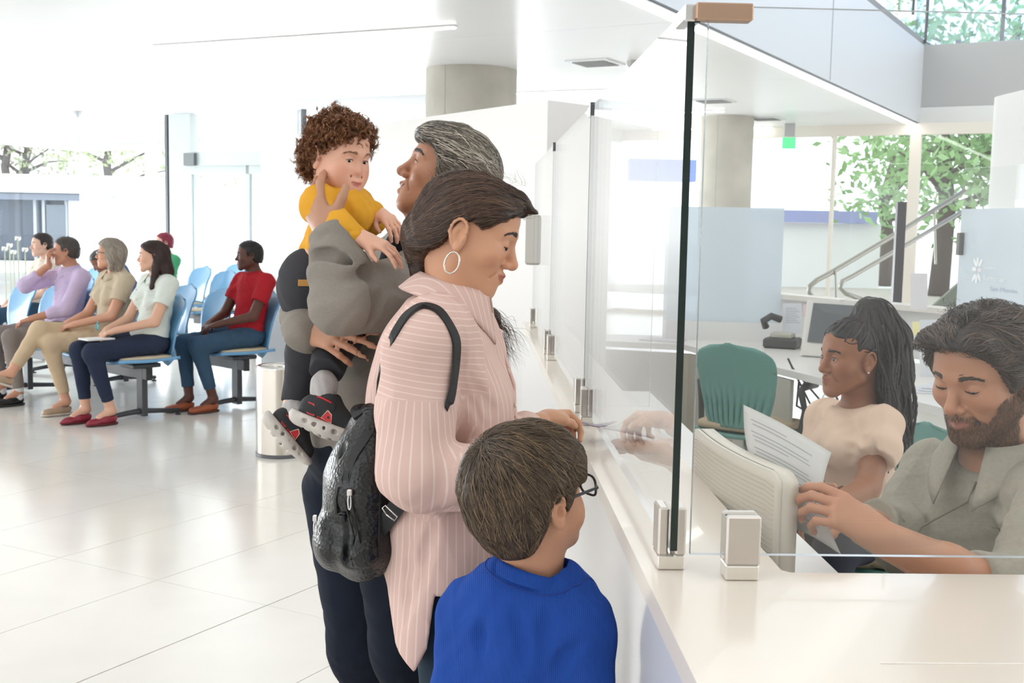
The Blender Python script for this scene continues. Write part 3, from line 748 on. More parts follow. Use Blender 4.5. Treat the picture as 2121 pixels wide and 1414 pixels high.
# left facade a=12.7, side facade b=8.3, right facade a=18.45
def bar(mb, a0, b0, a1, b1, z0, z1, th=.06):
    p, q = AB(a0, b0), AB(a1, b1); d = q-p; L = np.linalg.norm(d); d = d/L if L > .001 else AX
    mb.box(((p[0]+q[0])/2, (p[1]+q[1])/2, (z0+z1)/2), (max(L, th), th, z1-z0), [d, (-d[1], d[0], 0), (0, 0, 1)])
def upright(a, b, w, d, z0, z1): return MB().box(AB(a, b, (z0+z1)/2), (d, w, z1-z0), [AX, BX, (0, 0, 1)])
def facade_wall(n, a0, b0, a1, b1, posts, header=2.95, m=facade_m, z1=CEIL):
    w = struct(thing_plain('window_%d' % n))
    mb = MB(); bar(mb, a0, b0, a1, b1, header, z1, .10); mb.build('header', m, w)
    mb = MB(); bar(mb, a0, b0, a1, b1, .0, .06, .08); mb.build('sill', m, w)
    for t, wd in posts:
        a, b = a0+(a1-a0)*t, b0+(b1-b0)*t
        MB().box(AB(a, b, header/2), (wd, .10, header), [unit(AB(a1, b1)-AB(a0, b0)), np.cross((0, 0, 1), unit(AB(a1, b1)-AB(a0, b0))), (0, 0, 1)]).build('mullion', m, w)
    ts = [0]+[p[0] for p in posts]+[1]
    for i in range(len(ts)-1):
        if ts[i+1]-ts[i] < .02: continue
        p = AB(a0+(a1-a0)*ts[i], b0+(b1-b0)*ts[i]); q = AB(a0+(a1-a0)*ts[i+1], b0+(b1-b0)*ts[i+1])
        slab('pane', p, q, .06, header, .012, gl_out, w)
    return w
def thing_plain(name): o = bpy.data.objects.new(name, None); C.objects.link(o); return o
white_fr = mat('frame_white', (.80, .82, .84), .4)
w1 = facade_wall(1, 12.7, 15.0, 12.7, 8.3, [(.235, .16), (.325, .05), (.635, .06), (.66, .025)], 2.98, white_fr)
upright(12.62, 12.98, .05, .10, 0, 2.98).build('mullion', mat('frame_dark', (.10, .11, .12), .4), w1)
upright(12.66, 12.72, .42, .16, 0, 2.98).build('jamb', mat('jamb_grey', (.50, .54, .54), .5), w1)
upright(12.62, 10.42, .035, .08, 1.9, 2.98).build('mullion', MATS['frame_dark'], w1)
w2 = facade_wall(2, 12.7, 8.3, 18.45, 8.3, [(.3, .06), (.6, .06)], 2.9, white_fr)
w3 = facade_wall(3, 18.45, 8.3, 18.45, -8, [(.135, .10), (.225, .05), (.30, .16), (.46, .08), (.62, .08), (.78, .08)], 2.93, warm_frame)
w4 = facade_wall(4, 12.7, 15.0, 3, 15.0, [(.33, .08), (.66, .08)], 2.98, white_fr)
# automatic glass door in the left facade
dr = struct(thing_plain('door_1'))
fh = mat('door_header_grey', (.55, .60, .60), .4)
upright(12.5, 11.55, 1.9, .16, 2.22, 2.42).build('header', fh, dr)
upright(12.40, 12.32, .20, .08, 2.22, 2.40).build('control_box', mat('box_grey', (.16, .18, .19), .4), dr)
for b, wd in ((12.42, .10), (11.30, .06), (10.72, .08)): upright(12.5, b, wd, .07, 0, 2.22).build('frame', fh, dr)
upright(12.5, 11.6, 1.6, .07, 2.10, 2.22).build('rail', fh, dr)
for b0, b1 in ((12.37, 11.33), (11.27, 10.76)): slab('pane', AB(12.5, b0), AB(12.5, b1), .02, 2.1, .012, gl_out, dr)

# upper floor: glass balustrade and windows beyond
bal = thing('balustrade', 'clear glass balustrade with steel rail on the upper floor edge', 'railing')
mb = MB(); mb.box((AB(6, 3.45)+AB(18.6, 3.45))/2+np.array([0, 0, 4.32]), (12.8, .10, .08), [AX, BX, (0, 0, 1)]); mb.build('rail_shoe', mat('shoe_grey', (.30, .29, .27), .5, .3), bal)
for i in range(6): slab('pane', AB(6.2+i*2.1, 3.45), AB(8.2+i*2.1, 3.45), 4.35, 5.3, .012, gl, bal)
for i in range(5): slab('pane', AB(18.68, 3.4-i*1.9), AB(18.68, 1.6-i*1.9), 4.28, 5.3, .012, gl, bal)
dark = mat('dark_post', (.10, .10, .11), .4)
for b in (3.38,): MB().cyl(AB(18.6, b, 4.3), AB(18.6, b, 5.35), .022, n=10).build('post', dark, bal)
for a in (16.1, 17.1): MB().cyl(AB(a, 3.1, 4.3), AB(a, 3.1, 5.3), .018, n=10).build('post', dark, bal)
uw = struct(thing_plain('window_5'))
for b in (2.6, 1.4, .2, -1.0): upright(21, b, .06, .08, 4.3, 6.5).build('mullion', dark, uw)
for b in (2.0,): MB().tube([AB(20.5, 2.2, 5.6), AB(20.5, .9, 4.5)], .05, 8).build('brace', alu, uw)
slab('pane', AB(21.05, 4), AB(21.05, -8), 4.3, 6.4, .01, glass_mat('blue_glass', (.72, .84, 1.0)), uw)
slab('parapet', AB(20.9, 1.1), AB(20.9, -8), 4.25, 4.75, .1, warm_frame, uw)
slab('parapet', AB(20.9, 8), AB(20.9, 1.1), 4.25, 4.62, .1, mat('blue_grey', (.42, .46, .60), .5), uw)
struct(MB().prism(tile_poly(18.7, -9, 24, 24), 4.18, 4.28).build('floor_upper', white))

# ------------------------------------------------------------------ white partition box with its dispensers
pA, pB, pC = P(540, 290, 9.96)[:2], P(1135, 207, 6.37)[:2], P(1268, 224, 6.75)[:2]
pt = struct(MB().prism([tuple(pA), tuple(pB), tuple(pC), tuple(pC+(pA-pB))], 0, 2.14).build('wall_partition', mat('partition_white', (.80, .78, .76), .45)))
dsp = thing('towel_dispenser', 'grey and white towel dispenser on the partition behind the woman', 'dispenser')
pd = unit(np.append(pB-pA, 0)); pn = np.array([pd[1], -pd[0], 0]); pn = -pn if pn[1] > 0 else pn
c = np.append(pB, 0)-pd*.02+pn*.06
qd = unit(np.append(pC-pB, 0)); qn = np.array([qd[1], -qd[0], 0]); qn = -qn if qn[1] > 0 else qn
c = P(1113, 497, 6.05)
MB().box(c, (.10, .10, .26), [qd, qn, (0, 0, 1)], .012).build('body', mat('dispenser_grey', (.42, .40, .36), .5), dsp)
MB().box(c+qd*.09, (.09, .12, .27), [qd, qn, (0, 0, 1)], .02).build('cover', mat('dispenser_white', (.78, .76, .72), .4), dsp)
sd = thing('soap_dispenser', 'tall white hand gel dispenser with translucent bottle on the partition', 'dispenser')
c = P(1150, 480, 6.2)
MB().box(c, (.06, .09, .24), [qd, qn, (0, 0, 1)], .02).build('housing', mat('gel_white', (.85, .87, .88), .3), sd)
MB().lathe([(.0, -.06), (.028, -.055), (.03, .02), (.02, .05)], c+np.array([0, -.03, -.12]), 16).build('bottle', mat('gel_bottle', (.50, .55, .54), .2), sd, True)

# ------------------------------------------------------------------ the reception counter
counter_top = mat('counter_cream', (.84, .755, .655), .22, vary=(2, .02), coat=.2)
counter_front = mat('counter_white_gloss', (.80, .80, .81), .12, coat=.4)
XF, XI, YC, ZC = .263, .479, 1.715, .93
cn = thing('reception_counter', 'long cream-topped white reception counter turning the corner under the glass screens', 'counter')
top = MB(); top.prism([(XF, .95), (3.2, .95), (3.2, YC), (XI+.012, YC), (XI, YC+.012), (XI, 6.30), (XF, 6.30)], ZC-.035, ZC); top.build('worktop', counter_top, cn)
fr = MB(); fr.prism([(XF+.004, .99), (XF+.034, .99), (XF+.034, 6.30), (XF+.004, 6.30)], .0, ZC-.036); fr.build('front_panel', counter_front, cn)
MB().prism([(XF+.034, .99), (3.2, .99), (3.2, 1.02), (XF+.034, 1.02)], 0, ZC-.036).build('front_panel', counter_front, cn)
MB().prism([(XI-.03, YC-.02), (XI, YC-.02), (XI, 6.30), (XI-.03, 6.30)], .0, ZC-.036).build('back_panel', white, cn)
MB().prism([(XI, YC-.03), (3.2, YC-.03), (3.2, YC-.01), (XI, YC-.01)], .0, ZC-.036).build('back_panel', white, cn)
MB().box((1.8, 1.345, ZC+.0006), (2.6, .0025, .001)).build('seam', mat('seam_light', (.93, .88, .82), .4), cn)
dk = thing('clerk_desk', 'low white inner desk where the bearded clerk sits', 'desk')
MB().prism([(XI+.002, YC+.003), (.77, YC+.003), (.77, 5.0), (XI+.002, 5.0)], .715, .74).build('desktop', mat('desk_white', (.84, .81, .78), .3), dk)
MB().box((.74, 2.6, .36), (.04, .04, .71)).build('leg', alu, dk); MB().box((.74, 4.4, .36), (.04, .04, .71)).build('leg', alu, dk)
# glass screens: along the wing (plane X=.307) and across the front (plane Y=1.69)
GX, GY, GB, GT = .307, 1.690, .965, 1.768
def screen(label, p, q, dark_end=False, z1=GT):
    t = thing('glass_screen', label, 'screen'); t['group'] = 'glass screens on the counter'
    p = np.array(p, float); q = np.array(q, float); d = (q-p)/np.linalg.norm(q-p); n = np.array([-d[1], d[0]]); m = (p+q)/2; L = np.linalg.norm(q-p); h = .0055
    V = []; 
    for s1 in (-1, 1):
        for s2 in (-1, 1):
            for z in (GB, z1): e = m+d*s1*L/2+n*s2*h; V.append((e[0], e[1], z))
    # index: s1*4 + s2*2 + z
    o = mesh_obj('pane', V, [(0, 1, 5, 4), (2, 6, 7, 3), (0, 2, 3, 1), (4, 5, 7, 6), (0, 4, 6, 2), (1, 3, 7, 5)], gl, t)
    for m_ in (edge_m if dark_end else mat('glass_edge_grey', (.22, .27, .27), .2), mat('glass_edge_grey', (.22, .27, .27), .2), mat('glass_edge_light', (.62, .68, .72), .15)): o.data.materials.append(m_)
    for k, mi in enumerate((0, 0, 1, 2, 3, 3)): o.data.polygons[k].material_index = mi
    return t
seams = [1.700, 3.12, 4.60, 6.02]
lb = ['large clear glass screen on the counter beside the boy, with a dark near edge', 'clear glass screen on the counter beyond the first', 'farthest clear glass screen on the counter by the partition']
for i in range(3): screen(lb[i], (GX, seams[i]+.004), (GX, seams[i+1]-.008), i == 0)
screen('clear glass screen across the counter in front of the bearded clerk', (GX+.022, GY), (2.3, GY))
screen('narrow glass fin standing square to the first seam of the glass', (GX+.012, 3.12), (GX+.175, 3.12), z1=1.765)
def clamp(x, y, along, label, h=.075, gap=True):
    """square steel glass clamp: two cheeks with the glass between, on a plinth"""
    t = thing('glass_clamp', label, 'clamp'); t['group'] = 'glass clamps on the counter'
    ax = [(0, 1, 0), (-1, 0, 0), (0, 0, 1)] if along == 'y' else [(1, 0, 0), (0, 1, 0), (0, 0, 1)]
    A = np.array(ax, float)
    for s in (-1, 1): MB().box(np.array([x, y, ZC+.023+h/2])+A[1]*s*.0135, (.052, .016, h), A, .003).build('cheek', steel, t)
    MB().box((x, y, ZC+.012), (.050, .042, .023), A, .002).build('foot', mat('clamp_foot', (.80, .77, .72), .08, .85), t)
clamp(GX, 1.745, 'y', 'steel clamp holding the glass at the counter corner')
clamp(.405, GY, 'x', 'steel clamp holding the front glass, nearest the camera')
clamp(GX, 3.03, 'y', 'steel clamp at the near side of the first glass seam'); clamp(GX, 3.24, 'y', 'steel clamp at the far side of the first glass seam')
clamp(GX, 4.50, 'y', 'steel clamp at the near side of the second glass seam'); clamp(GX, 4.72, 'y', 'steel clamp at the far side of the second glass seam')
clamp(GX, 5.95, 'y', 'farthest steel clamp on the counter')
br = mat('bronze_clip', (.50, .33, .23), .35, .75)
t = thing('corner_clip', 'bronze coloured metal clip joining the two glass screens at the top corner', 'clip')
MB().box((GX+.042, GY-.004, GT-.010), (.082, .030, .024), None, .002).build('front_arm', br, t)
MB().box((GX, GY+.035, GT-.010), (.026, .075, .024), None, .002).build('side_arm', mat('clip_silver', (.75, .75, .75), .2, 1), t)
for y, lb2 in ((3.12, 'small steel clip on top of the first glass seam'), (4.60, 'small steel clip on top of the second glass seam')):
    t = thing('glass_clip', lb2, 'clip'); t['group'] = 'clips on the glass top'
    MB().box((GX, y, GT-.012), (.020, .09, .028), None, .002).build('body', MATS['clip_silver'], t)
    MB().box((GX, y-.046, GT-.010), (.022, .004, .034)).build('end_face', dark, t)

# ------------------------------------------------------------------ things in the office behind the glass
fh_ = np.array([math.sin(yaw), math.cos(yaw), 0]); 
def XD(X, D, z=0): v = fh_*D+R0*X; return np.array([v[0], v[1], z])
desk_w = mat('desk_white', (.84, .81, .78), .3)
od = thing('office_desk', 'long white office desk with taupe cabinets against the low back screen', 'desk')
e0, e1, e2, e3 = XD(.55, 7.15), XD(1.05, 7.0), XD(1.80, 4.45), XD(2.6, 4.7); b1_, b0_ = XD(1.85, 7.55), XD(.55, 7.6)
MB().prism([tuple(v[:2]) for v in (e0, e1, e2, e3, b1_, b0_)], .715, .75).build('desktop', desk_w, od)
def inset(v, k=.05): c = XD(1.6, 6.4); return v+(c-v)*k
taupe = mat('taupe_panel', (.50, .47, .40), .5, vary=(1, .03))
slab('front_panel', inset(e0, .02), inset(e1), .10, .70, .02, taupe, od)
pts_ = [inset(e1)+(inset(e2)-inset(e1))*t for t in (0, .24, .48)]
slab('door', pts_[0], pts_[1]+(pts_[0]-pts_[1])*.01, .10, .70, .02, taupe, od); slab('door', pts_[1], pts_[2], .10, .70, .02, mat('taupe_light', (.60, .58, .52), .5), od)
slab('plinth', inset(e0, .04), inset(e1, .09), 0, .10, .02, dark, od)
for v in (inset(e2, .06), inset(e3, .04)): MB().cyl(v, v+np.array([0, 0, .71]), .035, n=14).build('leg', alu, od)
scn = thing('desk_screen', 'low white screen with pinned papers behind the office desk', 'screen')
s0, s1, s2 = XD(1.72, 7.52), XD(2.02, 6.9), XD(2.75, 5.6)
slab('panel', s0, s1, .75, 1.02, .03, white, scn); slab('panel', s1, s2, .75, 1.02, .03, white, scn)
slab('shelf', s0+np.array([-.03, -.03, 0]), s1+np.array([-.03, -.03, 0]), 1.02, 1.05, .14, mat('shelf_cream', (.84, .80, .74), .4), scn); slab('shelf', s1, s2, 1.02, 1.05, .16, MATS['shelf_cream'], scn)
def card(name, label, cat, px0, py0, px1, py1, D, col, group=None, tilt=0, lines=0):
    a, b, c, d = P(px0, py0, D), P(px1, py0+tilt, D*.995), P(px1, py1+tilt, D*.995), P(px0, py1, D); n = unit(np.cross(b-a, d-a))*.001
    V = [a-n, b-n, c-n, d-n, a+n, b+n, c+n, d+n]
    o = mesh_obj(name, V, [(0, 1, 2, 3), (7, 6, 5, 4), (0, 4, 5, 1), (1, 5, 6, 2), (2, 6, 7, 3), (3, 7, 4, 0)], mat('paper_%.2f_%.2f_%.2f' % col, col, .7))
    tag(o, label, cat, group)
    if lines:
        for k in range(lines):
            u0, v = .15, .15+.06*k; L = .55+.2*((k*7) % 3)/2
            q = [a+(b-a)*u+(d-a)*w_ + n*(1.3 if n[1] < 0 else -1.3) for u, w_ in ((u0, v), (u0+L, v), (u0+L, v+.02), (u0, v+.02))]
            mesh_obj('text_line', q, [(0, 1, 2, 3)], mat('ink_grey', (.45, .46, .50), .8), o)
    return o
card('paper', 'printed list pinned on the screen left of the monitor', 'paper', 1622, 628, 1660, 690, 7.0, (.74, .75, .80), lines=9)
card('sticky_note', 'pink sticky note beside the monitor', 'note', 1664, 630, 1678, 655, 6.9, (.80, .62, .66))
card('sticky_note', 'yellow sticky note on the screen behind the braided clerk', 'note', 1890, 666, 1907, 694, 5.75, (.86, .80, .42))
card('paper', 'tall pale paper hanging on the screen right of the dark post', 'paper', 1886, 566, 1921, 640, 6.2, (.80, .78, .80))
card('paper', 'blank paper pinned below the yellow note', 'paper', 1905, 662, 1975, 780, 5.7, (.80, .82, .86))
mo = thing('monitor', 'desktop monitor with a dark grey screen on the far desk', 'monitor')
def A0_(p): return np.array([p[0], p[1], 0.])
def quad_box(pts, th, name, m, parent):
    pts = [np.array(p) for p in pts]; n = unit(np.cross(pts[1]-pts[0], pts[3]-pts[0])); n = n if n[1] > 0 else -n
    V = pts+[p+n*th for p in pts]; return mesh_obj(name, V, [(0, 1, 2, 3), (7, 6, 5, 4), (0, 4, 5, 1), (1, 5, 6, 2), (2, 6, 7, 3), (3, 7, 4, 0)], m, parent)
quad_box([P(1672, 620, 6.5), P(1790, 628, 6.35), P(1790, 742, 6.35), P(1657, 735, 6.5)], .05, 'housing', mat('monitor_white', (.78, .76, .72), .4), mo)
quad_box([P(1685, 627, 6.48), P(1785, 634, 6.34), P(1785, 716, 6.34), P(1672, 708, 6.48)], .004, 'display', mat('screen_dark', (.10, .11, .12), .2), mo)
MB().box(P(1715, 748, 6.4), (.22, .16, .02)).build('stand', mat('monitor_white'), mo)
ph = thing('desk_phone', 'grey desk telephone at the left end of the far desk', 'telephone'); c = XD(1.63, 6.95, .78)
axp = [unit(XD(.9, -.4)), unit(XD(.4, .9)), (0, 0, 1)]
MB().box(c, (.2, .20, .06), axp, .012).build('base', mat('phone_black', (.06, .06, .06), .4), ph)
MB().box(c+np.array([0, 0, .045]), (.13, .12, .03), axp, .006).build('keypad', mat('phone_grey', (.55, .53, .46), .5), ph)
MB().tube([c+np.array([-.10, .02, .09]), c+np.array([-.12, 0, .13]), c+np.array([-.08, -.02, .16]), c+np.array([-.02, -.02, .14])], .022, 10).build('handset', MATS['phone_black'], ph, True)
for k in range(3): tag(MB().box(XD(1.95+.03*k, 5.1+.02*k, .753+.006*k), (.30, .21, .005), [unit(XD(.9, -.3-.1*k)), unit(XD(.3+.1*k, .9)), (0, 0, 1)]).build('paper', mat('paper_0.74_0.75_0.80')), ('bottom', 'middle', 'topmost')[k]+' of the loose papers on the desk behind the clerks', 'paper', 'papers on the office desk')
tag(MB().box(XD(.95, 7.25, .754), (.24, .2, .006), [unit(XD(.9, -.5)), unit(XD(.5, .9)), (0, 0, 1)]).build('notebook', mat('paper_0.74_0.75_0.80')), 'thin notebook lying at the left end of the far desk', 'notebook')
# frosted glass partitions
fp = thing('frosted_screen', 'frosted glass divider behind the empty teal chair', 'screen')
q0, q1 = P(1378, 500, 7.35), P(1622, 500, 7.25)
slab('frosted_pane', q0, q1, .87, 1.59, .012, frost, fp)
slab('base_rail', q0, q1, .75, .87, .03, white, fp)
fp2 = thing('frosted_screen', 'frosted glass divider with a white petal emblem at the right', 'screen')
g0, g1 = P(1990, 500, 5.2), P(2132, 500, 4.75)
slab('clear_pane', g0, g1, 1.565, 1.74, .010, gl, fp2); slab('frosted_pane', g0, g1, .75, 1.562, .010, glass_mat('frosted_dense', (.9, .95, .97), .80), fp2)
slab('edge', g1, g1+(g1-g0)*.012, .75, 1.74, .010, edge_m, fp2)
gd = unit((g1-g0)*[1, 1, 0]); gn = np.array([gd[1], -gd[0], 0]); gn = gn if gn[1] < 0 else -gn
MB().box(P(1994, 505, 5.18)+gn*.012, (.02, .03, .10), [gd, gn, (0, 0, 1)], .002).build('clip', mat('clip_dark', (.25, .23, .22), .3, .8), fp2)
lw = mat('emblem_white', (.95, .95, .96), .5); lp = mat('emblem_pink', (.90, .80, .82), .5)
def on_glass(px, py):                                                # point on the frosted pane's near face
    r = ray(px, py); q = g0-gn*-.0; t = ((g0+gn*.0065-CO)@gn)/(r@gn); return CO+r*t
def petal(px, py, w_, h_, ang, m):
    c = on_glass(px, py); k = np.linalg.norm(on_glass(px+10, py)-on_glass(px, py))/10; kz = np.linalg.norm(on_glass(px, py+10)-c)/10
    V = [c+gd*(math.cos(t)*w_*math.cos(ang)-math.sin(t)*h_*math.sin(ang))*k+np.array([0, 0, 1])*(math.cos(t)*w_*math.sin(ang)+math.sin(t)*h_*math.cos(ang))*kz+gn*.0008 for t in np.linspace(0, 2*math.pi, 17)[:-1]]
    mesh_obj('petal', V, [tuple(range(16))], m, fp2)
for dx, a in ((-5, .35), (0, 0), (6, -.35)): petal(2025+dx, 541+abs(dx)*.6, 2.4, 9.5, a, lw); petal(2022+dx, 578-abs(dx)*.6, 2.4, 9, -a, lw)
petal(2018, 557, 4.6, 4.6, 0, lw); petal(2029, 559, 4.2, 4.2, 0, lp)
def letters(txt, px, py, size_px, m, name='lettering'):
    cu = bpy.data.curves.new(name, 'FONT'); cu.body = txt; cu.size = 1; cu.extrude = .002; cu.resolution_u = 2
    o = bpy.data.objects.new(name, cu); C.objects.link(o)
    dg = bpy.context.evaluated_depsgraph_get(); me = bpy.data.meshes.new_from_object(o.evaluated_get(dg)); bpy.data.objects.remove(o)
    p0 = on_glass(px, py); k = np.linalg.norm(on_glass(px+10, py)-p0)/10*size_px; kz = np.linalg.norm(on_glass(px, py+10)-p0)/10*size_px
    n = len(me.vertices); co = np.empty(n*3); me.vertices.foreach_get('co', co); co = co.reshape(-1, 3)
    W = p0+co[:, :1]*gd*k+co[:, 1:2]*np.array([0, 0, 1])*kz+gn*(.001+co[:, 2:3]*.1)
    me.vertices.foreach_set('co', W.ravel()); me.materials.clear(); me.materials.append(m); me.update()
    ob = bpy.data.objects.new(name, me); C.objects.link(ob); ob.parent = fp2
letters('San Martin', 2049, 602, 13, mat('letter_grey', (.50, .56, .64), .6)); letters('centro', 2039, 557, 9, lw); letters('luminar', 2037, 580, 15, lw)
# dark post and stair handrails beyond
pp_ = P(1867, 418, 9.6); tag(MB().box((pp_[0], pp_[1], pp_[2]/2), (.075, .05, pp_[2])).build('post', mat('post_dark', (.09, .08, .09), .4)), 'dark slim post standing behind the braided clerk', 'post')
hr = thing('stair_handrail', 'pair of curved steel handrails rising along the stairs by the windows', 'handrail')
ra = mat('rail_steel', (.38, .37, .33), .35, .7)
MB().tube([P(1692, 628, 11.5), P(1676, 604, 11.5), P(1678, 592, 11.5), P(1692, 580, 11.5), P(1720, 565, 11.6), P(1860, 482, 12.2), P(1998, 395, 12.8)], .026, 12).build('upper_rail', ra, hr, True)
MB().tube([P(1790, 622, 11.0), P(1752, 608, 11), P(1741, 596, 11.0), P(1745, 582, 11.0), P(1765, 572, 11.1), P(1880, 505, 11.6), P(1998, 435, 12.2)], .022, 12).build('lower_rail', ra, hr, True)
for px, py, D in ((1730, 560, 11.6), (1935, 437, 12.5)): MB().cyl(P(px, py, D), P(px+3, py+110, D), .015, n=8).build('baluster', ra, hr)
st = thing('stair_guard', 'dark green stair guard sloping below the handrails', 'stairs')
g_a, g_b = P(1915, 650, 9.5), P(1996, 578, 9.5)
quad_box([g_a, g_b, A0_(g_b), A0_(g_a)], .04, 'panel', mat('stair_green', (.22, .25, .20), .4), st)
# white pod wall at the right
n_ = 12; poly = [(3.43, 3.4), (3.43, 7.65)]+[(3.43+.3*(1-math.cos(t)), 7.65+.3*math.sin(t)) for t in np.linspace(.1, math.pi/2, n_)]+[(6.5, 7.95), (6.5, 3.4)]
o = struct(MB().prism(poly[::-1], 0, 2.36).build('wall_pod', mat('pod_white', (.78, .77, .75), .4)))

# ------------------------------------------------------------------ bin
bn = thing('waste_bin', 'brushed steel waste bin standing behind the toddler shoes', 'bin'); c = PZ(571, 945, 0); c = P(573, 942, 7.1)
c = np.array([c[0], c[1]+.14, 0]); sb = mat('bin_steel', (.66, .61, .54), .22, .95, bump=('noise', 400, .04))
MB().lathe([(.148, .02), (.148, .545)], c, 40).build('body', sb, bn, True); MB().lathe([(.150, 0), (.152, .022), (.146, .024)], c, 40).build('base_ring', dark, bn, True)
MB().lathe([(.148, .545), (.150, .556), (.140, .563), (.10, .560), (.095, .545), (.095, .40)], c, 40).build('rim', mat('bin_rim', (.72, .70, .66), .15, 1), bn, True)

# ------------------------------------------------------------------ outside
gr = struct(MB().prism([(-80, 13.5), (80, 13.5), (80, 120), (-80, 120)], -.12, -.07).build('ground', mat('paving', (.72, .72, .70), .8)))
nb = thing('building', 'low building across the street with dark glazing and white fascia', 'building')
def ext(px0, py0, px1, py1, D, th, name, m): 
    a = P(px0, 450, D); b = P(px1, 450, D); z1 = P((px0+px1)/2, py0, D)[2]; z0 = P((px0+px1)/2, py1, D)[2]
    return MB().box(((a[0]+b[0])/2, a[1]+th/2, (z0+z1)/2), (b[0]-a[0], th, z1-z0)).build(name, m, nb)
blu = mat('dark_glazing', (.10, .12, .16), .15)
ext(-120, 404, 142, 537, 40, 1.0, 'glazing', blu); ext(-150, 362, 420, 400, 39.2, 2, 'fascia', mat('ext_white', (.9, .9, .9), .7)); ext(-150, 400, 218, 413, 39.4, 1.5, 'band', mat('ext_bluegrey', (.26, .29, .36), .6))
for px in (72, 90, 137): ext(px-3, 413, px+3, 537, 39.8, .3, 'mullion', mat('ext_frame', (.55, .58, .62), .5))
ext(142, 413, 420, 540, 39.7, 1.0, 'wall', MATS['ext_white'])
for k in range(14): ext(155, 466+k*5, 192, 468+k*5, 39.6, .1, 'louver', mat('ext_lou', (.75, .77, .8), .6))
ext(96, 424, 134, 520, 39.75, .1, 'door_pane', mat('ext_door', (.20, .23, .27), .2))
bl2 = thing('building', 'white building with a blue violet band outside the far windows', 'building'); nb = bl2
ext(1560, 436, 1820, 461, 30, .5, 'band', mat('ext_violet', (.35, .38, .68), .6)); ext(1500, 461, 1830, 640, 30.2, 1, 'wall', MATS['ext_white'])
ext(1300, 330, 1440, 375, 30, .5, 'awning', mat('ext_blue', (.25, .34, .75), .6))
def tree(px, py_base, D, h, r, n, seed, label, leafc=(.22, .36, .10), leaf=.14, bare=.4):
    g = np.random.default_rng(seed); t = thing('tree', label, 'tree'); b = P(px, 450, D); b = np.array([b[0], b[1], -.07])
    bark = mat('bark', (.13, .10, .085), .9, bump=('noise', 12, .5, .02))
    mb = MB(); pts = [b, b+[.1, 0, h*.3], b+[-.1, 0, h*.55], b+[.15, 0, h*.85]]; mb.tube(pts, [.24, .19, .15, .06], 10)
    tips = []
    for i in range(9):
        s0 = b+np.array([0, 0, h*(bare+.05*i)]); a = g.uniform(0, 6.28); e = s0+np.array([math.cos(a)*r, math.sin(a)*r, r*g.uniform(.2, .8)]); mid = (s0+e)/2+[0, 0, .15]
        mb.tube([s0, mid, e], [.08, .05, .02], 6); tips += [mid, e, e+[0, 0, -.2]]
    mb.build('trunk', bark, t, True)
    c = np.array(tips)[g.integers(0, len(tips), n)]+g.normal(size=(n, 3))*r*.33
    u = unit_rows(g.normal(size=(n, 3))); v = unit_rows(np.cross(u, g.normal(size=(n, 3)))); k = leaf*g.uniform(.6, 1.2, (n, 1))
    V = np.stack([c-u*k, c+v*k*.45, c+u*k, c-v*k*.45], 1).reshape(-1, 3); F_ = np.arange(n*4).reshape(-1, 4)
    o = mesh_obj('foliage', V, F_, mat('leaf_%d' % seed, leafc, .6), t); o['kind'] = 'stuff'
tree(18, 0, 45, 6.2, 2.2, 500, 1, 'street tree at the far left beyond the low building', (.40, .42, .30)); tree(58, 0, 46, 6, 2.4, 300, 2, 'second bare-trunked street tree beyond the low building', (.40, .42, .30))
tree(228, 0, 44, 6.5, 2.6, 1600, 3, 'pale leafy street tree above the white fascia', (.42, .50, .24))
tree(1952, 0, 27, 7, 2.0, 3400, 4, 'leafy green tree outside the far right windows', (.30, .50, .20), .15, .25)
tree(2075, 0, 30, 8, 2.6, 3200, 5, 'tall green tree seen above the upper floor glass', (.28, .46, .20), .16, .3)
tree(1835, 0, 33, 4.4, 1.2, 500, 6, 'smaller tree left of the leafy green tree outside', (.28, .45, .2), .15, .3)
fw = mat('flower_white', (.9, .9, .88), .7); fs = mat('flower_stem', (.5, .55, .4), .8)
fll = ['tallest white flower outside the left window', 'white flower just left of the tallest one', 'white flower right of the tallest one outside the window', 'leftmost white flower outside the window', 'lowest white flower under the tallest one']
for i, (px, py, D) in enumerate(((37, 494, 14.4), (20, 508, 14.6), (52, 517, 14.5), (10, 515, 14.3), (28, 522, 14.7))):
    t = thing('flower', fll[i], 'flower', group='white flowers outside the left window'); c = P(px, py, D)
    mb = MB()
    for k in range(9):
        a = k*.7; e = c+np.array([math.cos(a)*.035, math.sin(a)*.03, .02*math.sin(k*2.1)]); mb.tube([c, e], [.006, .014], 6)
    mb.build('bloom', fw, t); MB().cyl(c, np.array([c[0], c[1], -.07]), .007, n=6).build('stem', fs, t)
